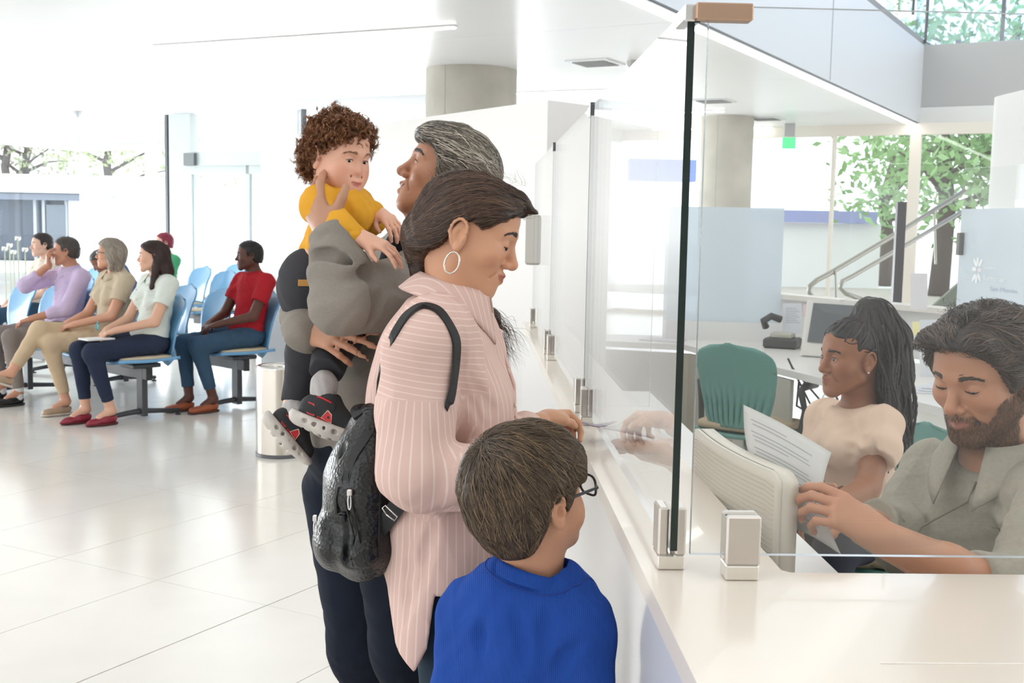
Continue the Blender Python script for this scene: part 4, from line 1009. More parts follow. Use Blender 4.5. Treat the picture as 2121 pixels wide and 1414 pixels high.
# ------------------------------------------------------------------ waiting-room beam seating
blue = mat('seat_blue', (.17, .42, .70), .32, coat=.25); cush = mat('seat_cushion', (.68, .58, .42), .8, bump=('noise', 300, .2)); gun = mat('gunmetal', (.075, .078, .085), .45, .3)
def back_sheet(L, name, m, parent, w0=.17, w1=.225, z0=.46, z1=.90, y0=-.20, y1=-.33, curve=.05, ribs=0, th=.012, nu=24, nv=18, amp=.006):
    def fn(u, v):
        t = v; w_ = w0+(w1-w0)*math.sin(min(t*1.25, 1)*math.pi/2)
        edge = 1.0
        if t > .72: edge = math.sqrt(max(1-((t-.72)/.28)**2.6, .02))*.62+.38*math.sqrt(max(1-((t-.72)/.28)**6, .0))
        if t < .08: edge = .9+.1*t/.08
        x = (u*2-1); X = x*w_*edge; Y = y0+(y1-y0)*t**1.1+curve*x*x*(.6+.4*t)*edge-.03*math.sin(t*math.pi)*(-1)
        Zz = z0+(z1-z0)*(t-(.0 if t < .7 else .03*abs(x)**3))
        if ribs and t < .55: Y -= amp*math.sin(u*math.pi*ribs*2)*math.sin(min(t/.15, 1)*math.pi/2)*math.cos(t/.55*math.pi/2)
        return L.p(X, Y, Zz)
    return sheet(name, fn, nu, nv, th, m, parent)
def seat_unit(L, parent, n=0):
    sp = thing_plain('chair'); sp.parent = parent
    back_sheet(L, 'backrest', blue, sp)
    def seat(u, v): x = u*2-1; return L.p(x*(.212-.02*v), -.21+.46*v, .435+.02*x*x-.025*max(v-.75, 0)*4*max(v-.75, 0)*4*.25-.012*math.sin(v*3.1))
    sheet('seat_shell', seat, 14, 14, .022, blue, sp)
    def cu(u, v): x = u*2-1; y = v*2-1; r = math.sqrt(max(1-abs(x)**5*abs(y)**5, .0)); return L.p(x*.19*(1-.12*abs(y)**4), .02+y*.205*(1-.1*abs(x)**4), .458+.008*(1-x**4)*(1-y**4))
    sheet('cushion', cu, 14, 14, .02, cush, sp)
    MB().box(L.p(0, -.01, .395), (.20, .22, .03), L.R.T, .005).build('bracket', gun, sp)
    MB().tube([L.p(0, -.20, .41), L.p(0, -.245, .44), L.p(0, -.235, .52)], [.05, .045, .03], 8).build('spine', blue, sp, True)
def pedestal(L, parent):
    t = thing_plain('pedestal'); t.parent = parent
    MB().box(L.p(0, -.02, .20), (.085, .045, .36), L.R.T, .004).build('post', gun, t)
    MB().tube([L.p(0, .26, .032), L.p(0, .10, .05), L.p(0, -.02, .058), L.p(0, -.10, .05), L.p(0, -.32, .032)], [.016, .019, .022, .019, .016], 10).build('foot_bar', gun, t, True)
    for y in (.245, -.305): MB().lathe([(.0, 0), (.024, 0), (.022, .008), (.007, .010), (.007, .03)], L.p(0, y, 0), 12).build('glide', mat('glide_black', (.02, .02, .02), .5), t)
PS = math.radians(-136); fv = np.array([math.cos(PS), math.sin(PS), 0]); rv = np.array([-.719, .695, 0])
def row(origin, n, ped, label, skip=()):
    t = thing('beam_seating', label, 'bench'); o0 = np.array([origin[0], origin[1], 0])
    for k in range(n):
        if k in skip: continue
        L = Frame(o0+rv*.58*k, fv); seat_unit(L, t)
    L = Frame(o0, fv); a = o0-rv*.10; b = o0+rv*.58*(n-1)+rv*.2
    ax = [unit(rv), unit(np.cross((0, 0, 1), rv)), (0, 0, 1)]; m = (a+b)/2
    MB().box((m[0], m[1], .335), (np.linalg.norm(b-a), .045, .085), ax, .004).build('beam', gun, t).location = -fv*.02
    MB().box((a[0], a[1], .335), (.006, .05, .09), ax).build('end_cap', mat('cap_black', (.03, .03, .03), .5), t).location = -fv*.02
    for k in ped: pedestal(Frame(o0+rv*.58*k, fv), t)
    return t
R1, R2 = np.array([-2.42, 8.42, 0]), np.array([-1.84, 9.02, 0])
row(R1, 5, (0.0, 3.1), 'front row of blue waiting seats under the three seated people in pastel shirts')
row(R2, 6, (.05, 3.0, 5.), 'second row of blue waiting seats under the man in the red shirt')
fars = [(23, 11.6), (188, 12.0), (275, 12.3), (425, 12.8), (520, 12.9), (378, 13.7), (455, 15.0), (160, 13.6), (545, 14.6)]
fl_ = ['leftmost far blue waiting seat, behind the woman with dark tied hair', 'far blue waiting seat behind the man in the lavender shirt', 'far blue waiting seat behind the grey-haired woman', 'far blue waiting seat with a full back showing above the empty front seat', 'far blue waiting seat cut by the white partition edge', 'far blue waiting seat behind the dark-haired woman in white', 'faint rearmost blue waiting seat', 'rearmost blue waiting seat at the left', 'rearmost blue waiting seat beside the partition']
for (px, D), lb_ in zip(fars, fl_):
    c = P(px, 560, D); t = thing('waiting_seat', lb_, 'chair', group='far waiting seats'); L = Frame((c[0], c[1], 0), fv); seat_unit(L, t); pedestal(L, t)
    MB().box(L.p(0, -.02, .335), (.5, .045, .085), L.R.T, .004).build('beam', gun, t)

def sr(c): return tuple(((x/255)/12.92 if x/255 <= .04045 else ((x/255+.055)/1.055)**2.4) for x in c)
FA = PS
p1, L1, h1, s1 = seated('dark-haired woman in a white short-sleeved blouse and dark jeans, notepad on her lap', R1[:2], FA, sr((226, 178, 152)), cloth('blouse_mint', sr((222, 228, 220))), cloth('jeans_dark', sr((46, 54, 74)), ('noise', 900, .5, .001)), sr((58, 38, 34)),
    head_yaw=-.62, head_pitch=.02, female=1, sleeve=.52, hands='clasp', legs='tucked', hairstyle='long', shoe_c=sr((150, 40, 58)), sole_c=sr((90, 30, 35)), ankle=.13, seed=11, low=True, pointed=.6)
p2, L2, h2, s2_ = seated('grey-haired woman with glasses in a beige shirt and beige trousers, legs crossed', (R1+rv*.60)[:2], FA, sr((222, 168, 140)), cloth('shirt_beige', sr((205, 190, 165))), cloth('trousers_beige', sr((212, 188, 156))), sr((176, 164, 150)),
    head_yaw=-.62, head_pitch=.06, female=1, sleeve=.55, hands='clasp', legs='crossed', hairstyle='bob', shoe_c=sr((186, 158, 132)), sole_c=sr((215, 205, 190)), ankle=.10, seed=12, low=True)
p3, L3, h3, s3_ = seated('man in a lavender shirt and grey trousers with his hand at his mouth', (R1+rv*1.30)[:2], FA, sr((200, 145, 118)), cloth('shirt_lavender', sr((208, 190, 222))), cloth('trousers_grey', sr((140, 130, 125))), sr((82, 74, 70)),
    head_yaw=-.60, head_pitch=0, sleeve=1.4, hands='chin', legs='wide', hairstyle='short', shoe_c=sr((22, 22, 26)), ankle=.04, seed=13, socks=cloth('sock_white', (.8, .8, .8)))
p4, L4, h4, s4_ = seated('man in a red t-shirt and blue jeans sitting beside an empty blue seat', R2[:2], FA, sr((98, 62, 50)), cloth('tee_red', sr((178, 38, 48))), cloth('jeans_mid', sr((62, 88, 112)), ('noise', 900, .5, .001)), sr((28, 24, 24)),
    head_yaw=-.50, head_pitch=.0, sleeve=.55, hands='clasp', legs='tucked', hairstyle='short', shoe_c=sr((168, 88, 52)), sole_c=sr((90, 50, 34)), ankle=.16, seed=14, low=True)
c5 = P(65, 640, 11.2)
p5, L5, h5, s5_ = seated('woman with dark tied-back hair in jeans, half hidden behind the man in lavender', (c5[0], c5[1]), FA, sr((232, 190, 168)), cloth('top_cream', sr((226, 214, 200))), cloth('jeans_mid'), MATS and sr((52, 40, 40)),
    head_yaw=-.2, female=1, sleeve=.6, hands='lap', hairstyle='short', seed=15, ankle=.1)
c6 = P(262, 640, 11.9)
p6, L6, h6, s6_ = seated('man with short grey hair bending his head down behind the grey-haired woman', (c6[0], c6[1]), FA, sr((160, 110, 88)), cloth('shirt_blue', sr((84, 96, 130))), cloth('trousers_dark', sr((60, 62, 72))), sr((80, 78, 76)), head_yaw=-.4, head_pitch=-.7, lean=1.0, hairstyle='short', seed=16)
c7 = P(322, 640, 13.2)
p7, L7, h7, s7_ = seated('person with dyed red hair in a green striped top behind the woman in white', (c7[0], c7[1]), FA, sr((226, 180, 156)), cloth('top_green', sr((80, 165, 120)), ('noise', 500, .3)), cloth('trousers_dark'), sr((150, 40, 66)), female=1, head_yaw=-.4, sleeve=.6, hairstyle='short', seed=17)
# stripes on the green top
for k in range(5): MB().tube([L7.p(math.cos(a)*.163, -.13+math.sin(a)*.125, .70+.055*k) for a in np.linspace(0, 2*math.pi, 21)], .006, 5).build('stripe', mat('stripe_white', (.85, .9, .85), .8), p7)
# glasses of the grey-haired woman
def glasses(F, parent, m, lensw=.021, lensh=.015, r=.0022, y=.102, z=.004, temple_y=-.005, name='glasses', square=.35, cx=.031):
    g = thing_plain(name); g.parent = parent
    for q in (-1, 1):
        pts = [F.p(q*cx+lensw*np.sign(math.cos(t))*abs(math.cos(t))**(1-square), y-.16*max(abs(cx+q*0+lensw*math.cos(t)*q)-.03, 0), z+lensh*np.sign(math.sin(t))*abs(math.sin(t))**(1-square)) for t in np.linspace(0, 2*math.pi, 29)]
        MB().tube(pts, r*F.s, 7, cap=False).build('rim', m, g, True)
        MB().tube([F.p(q*(cx+lensw), y-.004, z+.006), F.p(q*.078, y-.02, z+.008), F.p(q*.082, .02, z+.006), F.p(q*.083, temple_y, z+.003), F.p(q*.081, temple_y-.018, z-.014)], [r*F.s, r*1.2*F.s, r*1.2*F.s, r*F.s, r*F.s], 7).build('temple', m, g, True)
        mesh_obj('lens', [F.p(q*cx+lensw*.95*math.cos(t), y-.001, z+lensh*.95*math.sin(t)) for t in np.linspace(0, 2*math.pi, 17)[:-1]], [tuple(range(16))], glass_mat('lens_glass', (.97, .98, .98)), g)
    MB().tube([F.p(-cx+lensw, y, z+.004), F.p(0, y+.006, z+.007), F.p(cx-lensw, y, z+.004)], r*F.s, 7).build('bridge', m, g, True)
    return g
glasses(h2, p2, mat('specs_dark', (.03, .03, .06), .3))
# notepad, pen and watch
tag(MB().box(L1.p(-.02, .33, .605), (.15, .20, .012), L1.R.T, .002).build('notepad', mat('pad_white', (.85, .84, .82), .7)), 'white notepad on the lap of the woman in the white blouse', 'notepad')
tag(MB().tube([L1.p(-.01, .33, .68), L1.p(.02, .30, .72), L1.p(.05, .28, .70), L1.p(.02, .30, .66), L1.p(-.01, .33, .68)], .005, 6).build('keychain', mat('teal_cord', (.10, .42, .48), .4)), 'teal key cord held by the woman in the white blouse', 'cord')
MB().lathe([(.034, -.012), (.037, 0), (.034, .012)], L3.p(-.10, .215, .665), 20).build('watch', mat('watch_steel', (.75, .72, .66), .25, 1), p3, True)
for q in (1,): MB().lathe([(0, -.004), (.0045, 0), (0, .004)], h1.p(-.080, -.004, -.034), 10).build('earring', mat('pearl', (.9, .88, .84), .2), p1, True)
# buttons and placket on shirts
def collar(F, parent, m, r=.062, rz=.058, h=.034, open_=.9, drop=.03, tip=.045, name='collar', y0=0., th=.004, tilt=.35, wing=.03, n=30):
    """shirt collar: a stand that turns over, open at the front"""
    def fn(u, v):
        a = math.pi/2+open_*.5+(2*math.pi-open_)*u; ex = abs(u*2-1)
        rr = 1+.42*v*(1 if v > 0 else 0); fall = -drop*v*(1+0*ex)-tip*max(ex-.72, 0)/.28*v
        return F.p(math.cos(a)*r*rr, y0+math.sin(a)*rz*rr+wing*max(ex-.75, 0)/.25*v, h*(1-.35*v)*(1 if v < .01 else 1)-tilt*math.sin(a)*rz+fall)
    return sheet(name, fn, n, 5, th, m, parent)
for L_, p_, m_ in ((L2, p2, MATS['shirt_beige']), (L3, p3, MATS['shirt_lavender']), (L1, p1, MATS['blouse_mint'])):
    collar(Frame(L_.p(0, -.150, 1.03), L_.d(0, 1, 0)), p_, m_, .068, .064, .030, .9, .03, .03)
    for k in range(5):
        c = L_.p(0, .0-.004*k, .96-.07*k)
        for _ in range(1):
            MB().lathe([(0, .003), (.006, .002), (.0065, 0)], (0, 0, 0), 10).build('button', mat('button_pale', (.75, .72, .68), .4), p_).matrix_world = Matrix.Translation(Vector(L_.p(0, -.155+.135+(.035 if p_ is not p3 else 0)-.0*k, .94-.07*k))) @ Matrix.Rotation(-math.pi/2, 4, 'X')
# ------------------------------------------------------------------ the woman in the pink striped shirt
def A3(*v): return np.array(v, float)
W = thing('person', 'woman in a pale pink striped shirt with a dark ponytail, leaning on the counter', 'person')
hw = Frame(P(972, 484, 2.40), (.925, -.10, -.33), (0, 0, 1), 1.04)
skin_w = sr((214, 160, 128))
s = Sdf(); head_sdf(s, hw, jaw=.96, nose=1.04, smile=.8, lips=.95, cheek=1.05, eye_open=.0022, eye_low=.005); s.f = WF
Nb = P(925, 640, 2.43)
s.chain([hw.p(0, -.028, -.05), P(940, 575, 2.41), Nb], [.052, .050, .060], .03)
Sn, Sf = P(873, 712, 2.26), P(960, 690, 2.60)
s.rc(Sn, Sf, .05, .05, .05); s.rc(P(925, 790, 2.43), P(930, 1120, 2.42), .09, .12, .05)
En, Wn = P(862, 985, 2.22), P(1114, 880, 2.60); Tn = P(1232, 880, 2.80)
s.rc(Sn, En, .045, .038, .02); s.rc(En, Wn, .037, .024, .02)
Wf, Ef = P(1130, 930, 2.84), P(1000, 960, 2.7)
s.rc(Sf, Ef, .045, .038, .02); s.rc(Ef, Wf, .037, .026, .02)
Hn = hand(s, P(1124, 868, 2.62), unit(P(1205, 846, 2.77)-P(1124, 868, 2.62)), (-.15, .2, 1), 1, (42, 52, 55, 60), thumb=(10, 22), size=.92)
hand(s, P(1135, 925, 2.80), unit(P(1215, 915, 2.84)-P(1135, 925, 2.80)), (0, 0, 1), -1, (22, 25, 28, 30), size=.9)
hipW = P(935, 1235, 2.40)
for q, D in ((1, 2.36), (-1, 2.50)):
    a = P(925 if q > 0 else 950, 1270, D); f = A3(a[0]+.04, a[1], .09); s.rc(a, A3(a[0]+.01, a[1], .48), .07, .05, .03); s.rc(A3(a[0]+.01, a[1], .48), f, .05, .035, .03)
lo, hi = s.bounds(); zn = P(925, 640, 2.43)[2]
sdf_obj('body', s, .005, SK(), W, face_col(hw, skin_w, lip=sr((176, 92, 84)), blush=.22, smile=.8),
    [(A3(-9, -9, zn-.05), A3(9, 9, 9), .0022), (lo, A3(9, 9, zn-.03), .009), (A3(.10, -9, .9), A3(9, 9, 1.12), .0026)])
eyes(hw, W, (0, .85, -.52), (.03, .018, .01)); lid_lines(hw, s, W, -.0040, w=.0018, arch=-1); brows(hw, s, W, sr((52, 38, 30)), 90, lift=.002)
# hair: swept back to a low ponytail that comes forward over the far shoulder
hs = hair_base(hw, (.012, .013, .007), [(-.13, -.052), (-.07, -.062), (-.035, -.035), (-.022, .020), (.004, .033), (.028, .022), (.045, .034), (.065, .054), (.09, .071), (.13, .066)])
hs.f = hw; hs.rc((0, .075, .098), (0, .106, .086), .020, .010, .02, flat=.6, n=(0, .3, 1)); hs.el((.0, -.085, -.028), (.05, .034, .042), .03)
hs.f = WF
hs.chain([hw.p(0, -.095, -.035), P(880, 585, 2.44), P(905, 640, 2.53), P(965, 645, 2.54), P(1015, 660, 2.52), P(1034, 705, 2.50)], [.036, .027, .024, .026, .022, .008], .015)
hs.folds(.0016, 170, 3, (1, 1, 1), .2); hs.folds(.0008, 420, 4)
tie = hw.p(0, -.115, -.055)
def flow_w(Q):
    q = hw.inv(Q); f = unit_rows(tie-Q)+hw.R[:, 2]*np.clip((q[:, 1:2])*3.5, -.1, .35)
    return f
def reg_w(q): return (q[:, 2] > -.075)
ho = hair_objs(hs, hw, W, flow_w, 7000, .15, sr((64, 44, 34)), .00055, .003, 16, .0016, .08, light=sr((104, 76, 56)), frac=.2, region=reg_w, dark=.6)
def curls(name, starts, dirs, n, L, rad, turns, col, width, parent, light=None, frac=.2, T=26, sag=.3, spread=.25, m=None):
    t = np.linspace(0, 1, T); Pth = []
    for i in range(n):
        s0 = starts[i % len(starts)]+rng.normal(size=3)*.006; d = unit(dirs[i % len(dirs)]+rng.normal(size=3)*spread)
        u = unit(np.cross(d, rng.normal(size=3))); v = np.cross(d, u); l = L*rng.uniform(.6, 1.15); ph = rng.uniform(0, 6.3); r = rad*rng.uniform(.5, 1.2)
        a = ph+turns*6.28*t*rng.uniform(.7, 1.2)
        p = s0+np.outer(t*l, d)+np.outer(r*np.sin(a)*np.minimum(t*4, 1), u)+np.outer(r*np.cos(a)*np.minimum(t*4, 1), v); p[:, 2] -= sag*l*t*t; Pth.append(p)
    return taper_ribbons(name, np.array(Pth), width, m or HM(), parent, strand_cols(col, n, .25, light, frac))
st_ = [P(1000+10*math.sin(k), 640+12*k/2, 2.5) for k in range(6)]
curls('hair_curls', st_, [A3(.35, -.1, -.9), A3(.6, 0, -.5)], 420, .095, .008, 1.4, sr((86, 58, 42)), .0006, ho, sr((140, 100, 74)), .25, sag=.4)
curls('flyaway_hair', [hw.p(0, -.03+.02*k, .128-.0*k) for k in range(6)]+[hw.p(0, -.10, .07), hw.p(0, .10, .075)], [hw.d(0, -.8, .35)], 60, .045, .004, .7, sr((110, 82, 60)), .0003, ho, sag=.2)
# earring hoop and stud
er = hw.p(.0875, -.010, -.040); e1 = hw.d(0, 1, -.05)
MB().tube([er+(-hw.R[:, 2]*1.0)*.022*math.cos(t)*-1*(1)+A3(0, 0, -.0)+e1*.0145*math.sin(t)+A3(0, 0, -.022) for t in np.linspace(0, 2*math.pi, 33)], .0021, 8, False).build('hoop_earring', mat('earring_silver', (.78, .72, .62), .15, 1), W, True)['label'] = 'silver hoop earring'
# pink shirt
def stripe_mat(name, base, line, freq):
    m = mat(name, base, .85, bump=('noise', 500, .25, .0008), spec=.15); t = m.node_tree; b = t.nodes['Principled BSDF']
    a = t.nodes.new('ShaderNodeAttribute'); a.attribute_name = 'stripe'; mu = t.nodes.new('ShaderNodeMath'); mu.operation = 'MULTIPLY'; mu.inputs[1].default_value = freq
    fr_ = t.nodes.new('ShaderNodeMath'); fr_.operation = 'FRACT'; pp = t.nodes.new('ShaderNodeMath'); pp.operation = 'PINGPONG'; pp.inputs[1].default_value = .5
    mr = t.nodes.new('ShaderNodeMapRange'); mr.inputs[1].default_value = .02; mr.inputs[2].default_value = .13; mr.inputs[3].default_value = 1; mr.inputs[4].default_value = 0
    mx = t.nodes.new('ShaderNodeMix'); mx.data_type = 'RGBA'; mx.inputs['A'].default_value = (*base, 1); mx.inputs['B'].default_value = (*line, 1)
    t.links.new(a.outputs['Fac'], mu.inputs[0]); t.links.new(mu.outputs[0], fr_.inputs[0]); t.links.new(fr_.outputs[0], pp.inputs[0]); t.links.new(pp.outputs[0], mr.inputs[0])
    t.links.new(mr.outputs[0], mx.inputs['Factor']); t.links.new(mx.outputs['Result'], b.inputs['Base Color'])
    b.inputs['Transmission Weight'].default_value = 0; return m
pink = stripe_mat('pink_stripe', sr((220, 187, 176)), sr((236, 212, 202)), 1/.0125)
def with_stripe(o, fn):
    me = o.data; n = len(me.vertices); co = np.empty(n*3, np.float32); me.vertices.foreach_get('co', co)
    a = me.attributes.new('stripe', 'FLOAT', 'POINT'); a.data.foreach_set('value', fn(co.reshape(-1, 3).astype(float)).astype(np.float32)); return o
def seg_t(Q, a, b): d = b-a; t = np.clip(((Q-a)@d)/(d@d), 0, 1); return t, np.linalg.norm(Q-a-t[:, None]*d, axis=1)
c = Sdf(); fwd = A3(1, 0, 0)
cA, cB, cC = P(928, 735, 2.43), P(925, 1090, 2.42), P(905, 1330, 2.41)
c.rc(cA+A3(0, .02, 0), cB+A3(0, .02, 0), .135, .142, .05, flat=.92, n=fwd); c.rc(cB, cC, .172, .168, .05, flat=.70, n=fwd)
c.el(P(992, 845, 2.36), (.075, .085, .085), .06); c.el(P(992, 850, 2.50), (.07, .085, .085), .06)
c.rc(P(905, 668, 2.33), P(940, 668, 2.54), .062, .062, .06)
c.rc(P(880, 725, 2.29), Sf+A3(0, 0, -.02), .075, .07, .05)
c.el(P(835, 870, 2.46), (.075, .13, .19), .06)
c.chain([Sn+A3(.0, 0, -.012), P(868, 850, 2.26), En+A3(.0, 0, .01)], [.078, .076, .074], .03)
c.chain([En+A3(.005, 0, .004), P(960, 990, 2.215), P(1040, 945, 2.36), Wn+A3(-.03, -.03, .0)], [.070, .062, .054, .042], .018)
c.chain([Sf, Ef, Wf+A3(-.04, 0, 0)], [.07, .06, .04], .03)
c.rc(P(815, 990, 2.26), P(905, 1025, 2.27), .030, .030, .03)
c.folds(.008, 24, 8, (1, 1, .4), .4); c.folds(.0038, 62, 5, (1, 1, .6), .45)
# deep folds radiating from the elbow, and long hanging ones below
for pts_, r in ((((912, 962), (885, 985), (852, 1010)), .008), (((925, 975), (900, 1010), (872, 1040)), .007), (((915, 958), (875, 950), (835, 948)), .007), (((955, 962), (935, 1000), (915, 1035)), .006), (((905, 1080), (885, 1150), (862, 1240)), .009), (((948, 700), (975, 780), (1000, 880)), .006), (((985, 770), (1020, 850), (1045, 940)), .006), (((812, 1090), (825, 1180), (840, 1290)), .009), (((930, 850), (938, 900), (925, 955)), .008), (((880, 1000), (920, 1015), (960, 1018)), .005)):
    groove(c, [P(x, y, 2.26) for x, y in pts_], r*1.35)
zf, zt, zb = P(950, 1192, 2.4)[2], P(870, 1336, 2.4)[2], P(805, 1170, 2.4)[2]
hx = [P(x, 1200, 2.4)[0] for x in (780, 805, 828, 868, 893, 905, 1000, 1080)]; hz = [zb+.02, zb-.03, zt+.035, zt, zt+.05, zf+.005, zf, zf+.02]
c.fn(lambda x, y, z: (np.interp(x, hx, hz)+0*y-z)*.5, 'i', .006)
c.f = Frame(P(935, 625, 2.43), (1, 0, -.15)); c.el((0, .030, .03), (.056, .070, .060), .008, 's'); c.f = WF
def st_fn(Q):
    t1, d1 = seg_t(Q, Sn, En); t2, d2 = seg_t(Q, En, Wn); q = Q-cA
    tors = np.arctan2(q[:, 1]+0, q[:, 0])*.155*1.0
    ang = np.arctan2((Q[:, 1]-Sn[1]), (Q[:, 0]-Sn[0]))*.075
    ax_ = t1*np.linalg.norm(En-Sn); a2 = t2*np.linalg.norm(Wn-En)+.6
    o = tors.copy(); m1 = (d1 < .098) & (d1 < d2+.012); m2 = (d2 < .092) & ~m1; up = Q[:, 2] > P(900, 812, 2.3)[2]
    o = np.where(m1 & ~up, ang+.3, o); o = np.where(m2, a2, o); o = np.where(up & (d1 < .14) & (Q[:, 1] < Sn[1]+.12), Q[:, 2]*1.0+Q[:, 0]*.15, o); return o
sh = with_stripe(sdf_obj('shirt', c, .0036, pink, W), st_fn)
cl = Frame(P(938, 622, 2.43), (.97, -.05, -.22)); co_ = collar(cl, W, pink, .070, .082, .040, 1.15, .030, .055, wing=.012, tilt=.05); with_stripe(co_, lambda Q: Q[:, 1]*.8+Q[:, 0]*.5)
btn = mat('button_pearl', (.80, .72, .62), .3)
for px, py, D in ((815, 940, 2.245), (1047, 770, 2.40), (1066, 838, 2.40)):
    b_ = P(px, py, D); q = c.project(b_[None], .001, 5)[0]; n = c.grad(q[None])[0]; f = Frame(q, n)
    MB().tube([f.p(0, 0, 0), f.p(0, .0028, 0)], .0055, 12).build('button', btn, W)
# button placket down the front
pl = c.project(np.array([P(x, y, 2.42) for x, y in ((985, 650), (1008, 690), (1032, 740), (1055, 800), (1072, 860), (1074, 920))]), .0015, 5)
MB().tube(pl, .0045, 6).build('placket', mat('placket_pink', sr((236, 200, 190)), .85), W, True)
t_ = Sdf(); 
for q, D in ((1, 2.36), (-1, 2.50)):
    a = P(930 if q > 0 else 955, 1225, D); k = A3(a[0]+.01, a[1], .47); f = A3(a[0]+.02, a[1], .10); t_.rc(a, k, .086, .062, .04); t_.rc(k, f, .062, .045, .03)
t_.folds(.003, 50, 2); sdf_obj('trousers', t_, .006, cloth('denim_teal', sr((44, 58, 70)), ('noise', 900, .4, .001)), W)
for q, D in ((1, 2.36), (-1, 2.50)):
    a = P(930 if q > 0 else 955, 1225, D); shoe(Frame(A3(a[0]-.03, a[1], .003), (1, 0, 0)), W, mat('shoe_black', (.03, .03, .03), .4), mat('sole_white', (.8, .8, .78), .6), L=.25)
# the card she holds
cv = unit(PZ(1335, 903, .937)-Tn); 
a, b = P(1208, 876, 2.79), PZ(1336, 902, .9375); m = (a+b)/2; d = unit(b-a); sd_ = unit(np.cross(d, (0, 0, 1))); tag(MB().box(m, (np.linalg.norm(b-a), .075, .0022), [d, sd_, np.cross(sd_, d)], .0008).build('purple_card', mat('card_purple', sr((112, 88, 112)), .35)), 'thin purple card held by the woman, sliding under the glass', 'card')

# ------------------------------------------------------------------ black backpack
bp = thing('backpack', 'small black snakeskin-textured backpack with silver zips on the woman in pink', 'backpack')
snake = mat('snakeskin_black', (.009, .009, .009), .28, bump=('voronoi', 140, .6, .002), spec=.5)
nyl = mat('nylon_black', (.014, .014, .015), .6, bump=('noise', 900, .3, .0006))
b = Sdf()
b.chain([P(772, 895, 2.40), P(752, 1000, 2.40), P(752, 1115, 2.40)], [.060, .088, .084], .04, flat=.75, n=(1, 0, 0))
b.el(P(760, 1120, 2.40), (.078, .115, .055), .04); b.el(P(770, 990, 2.40), (.075, .12, .11), .05)
b.rc(P(690, 1120, 2.38), P(698, 1040, 2.38), .042, .030, .02, flat=.8, n=(1, 0, 0))
b.el(P(688, 1115, 2.40), (.038, .085, .060), .02)
b.rc(P(800, 900, 2.44), P(835, 1130, 2.44), .035, .045, .05)
b.folds(.0035, 40, 12, (1, 1, .8), .4)
b.rc(P(722, 1050, 2.31), P(722, 1165, 2.30), .006, .008, .012, mode='s'); b.rc(P(712, 925, 2.33), P(705, 1060, 2.31), .004, .004, .01, mode='s')
sdf_obj('bag', b, .0035, snake, bp)
def strap(name, pts, w_, th, m, parent, proj=None, nrm=None):
    pts = np.array(pts); t = np.linspace(0, len(pts)-1, len(pts)*6-5); 
    P_ = np.array([[np.interp(t, np.arange(len(pts)), pts[:, k])] for k in range(3)])[:, 0].T
    for _ in range(4): P_[1:-1] = (P_[:-2]+2*P_[1:-1]+P_[2:])/4
    T = unit_rows(np.gradient(P_, axis=0)); N = np.array([nrm]*len(P_)) if nrm is not None else proj.grad(P_); S = unit_rows(np.cross(T, N)); N = np.cross(S, T)
    V = []; 
    for p_, s_1, n_1 in zip(P_, S, N): V += [p_-s_1*w_/2-n_1*th/2, p_+s_1*w_/2-n_1*th/2, p_+s_1*w_/2+n_1*th/2, p_-s_1*w_/2+n_1*th/2]
    F_ = [(i*4+j, i*4+(j+1) % 4, (i+1)*4+(j+1) % 4, (i+1)*4+j) for i in range(len(P_)-1) for j in range(4)]+[(3, 2, 1, 0), tuple(len(V)-4+k for k in range(4))]
    return mesh_obj(name, V, F_, m, parent)
sp_ = c.project(np.array([P(x, y, D) for x, y, D in ((806, 790, 2.26), (815, 700, 2.20), (840, 648, 2.22), (875, 632, 2.26), (910, 655, 2.26), (932, 705, 2.24), (938, 760, 2.23), (930, 810, 2.22), (915, 845, 2.21))]), .007, 3)
sp_ = np.concatenate([[P(797, 880, 2.34)], sp_, [P(903, 875, 2.33)]])
strap('shoulder_strap', sp_, .018, .006, nyl, bp, c)
strap('handle', [P(742, 862, 2.36), P(735, 850, 2.38), P(750, 846, 2.40), P(768, 850, 2.42), P(775, 875, 2.42)], .022, .004, nyl, bp, nrm=(0, -1, .2))
strap('lower_strap', [P(785, 1098, 2.32), P(812, 1062, 2.29), P(838, 1025, 2.27), P(850, 985, 2.30)], .034, .004, nyl, bp, nrm=unit(A3(-.3, -1, .1)))
chrome = mat('chrome', (.75, .74, .72), .15, 1)
zp = b.project(np.array([P(x, y, 2.30) for x, y in ((762, 880), (748, 905), (733, 950), (728, 1000), (728, 1040))]), .0015, 5)
strap('zip_tape', zp, .020, .003, nyl, bp, b)
zt_ = b.project(np.array([P(x, y, 2.28) for x, y in ((729, 1018), (729, 1052))]), .006, 5)
MB().box(zt_[0], (.010, .006, .014), None, .002).build('zip_slider', chrome, bp); MB().tube([zt_[0]+A3(.003*math.sin(t), 0, -.018-.016*math.cos(t)*-1-.0) for t in np.linspace(0, 2*math.pi, 17)], .0016, 6, False).build('zip_pull', chrome, bp, True)
zq = P(653, 1073, 2.33); MB().box(zq, (.010, .008, .014), None, .002).build('zip_slider', chrome, bp); MB().tube([zq+A3(.003*math.sin(t), 0, -.02+.014*math.cos(t)) for t in np.linspace(0, 2*math.pi, 17)], .0016, 6, False).build('zip_pull', chrome, bp, True)
MB().tube([P(800, 1065, 2.26), P(792, 1052, 2.26), P(798, 1046, 2.26), P(823, 1070, 2.265), P(817, 1078, 2.265), P(800, 1065, 2.26)], .0016, 6).build('buckle', chrome, bp, True)
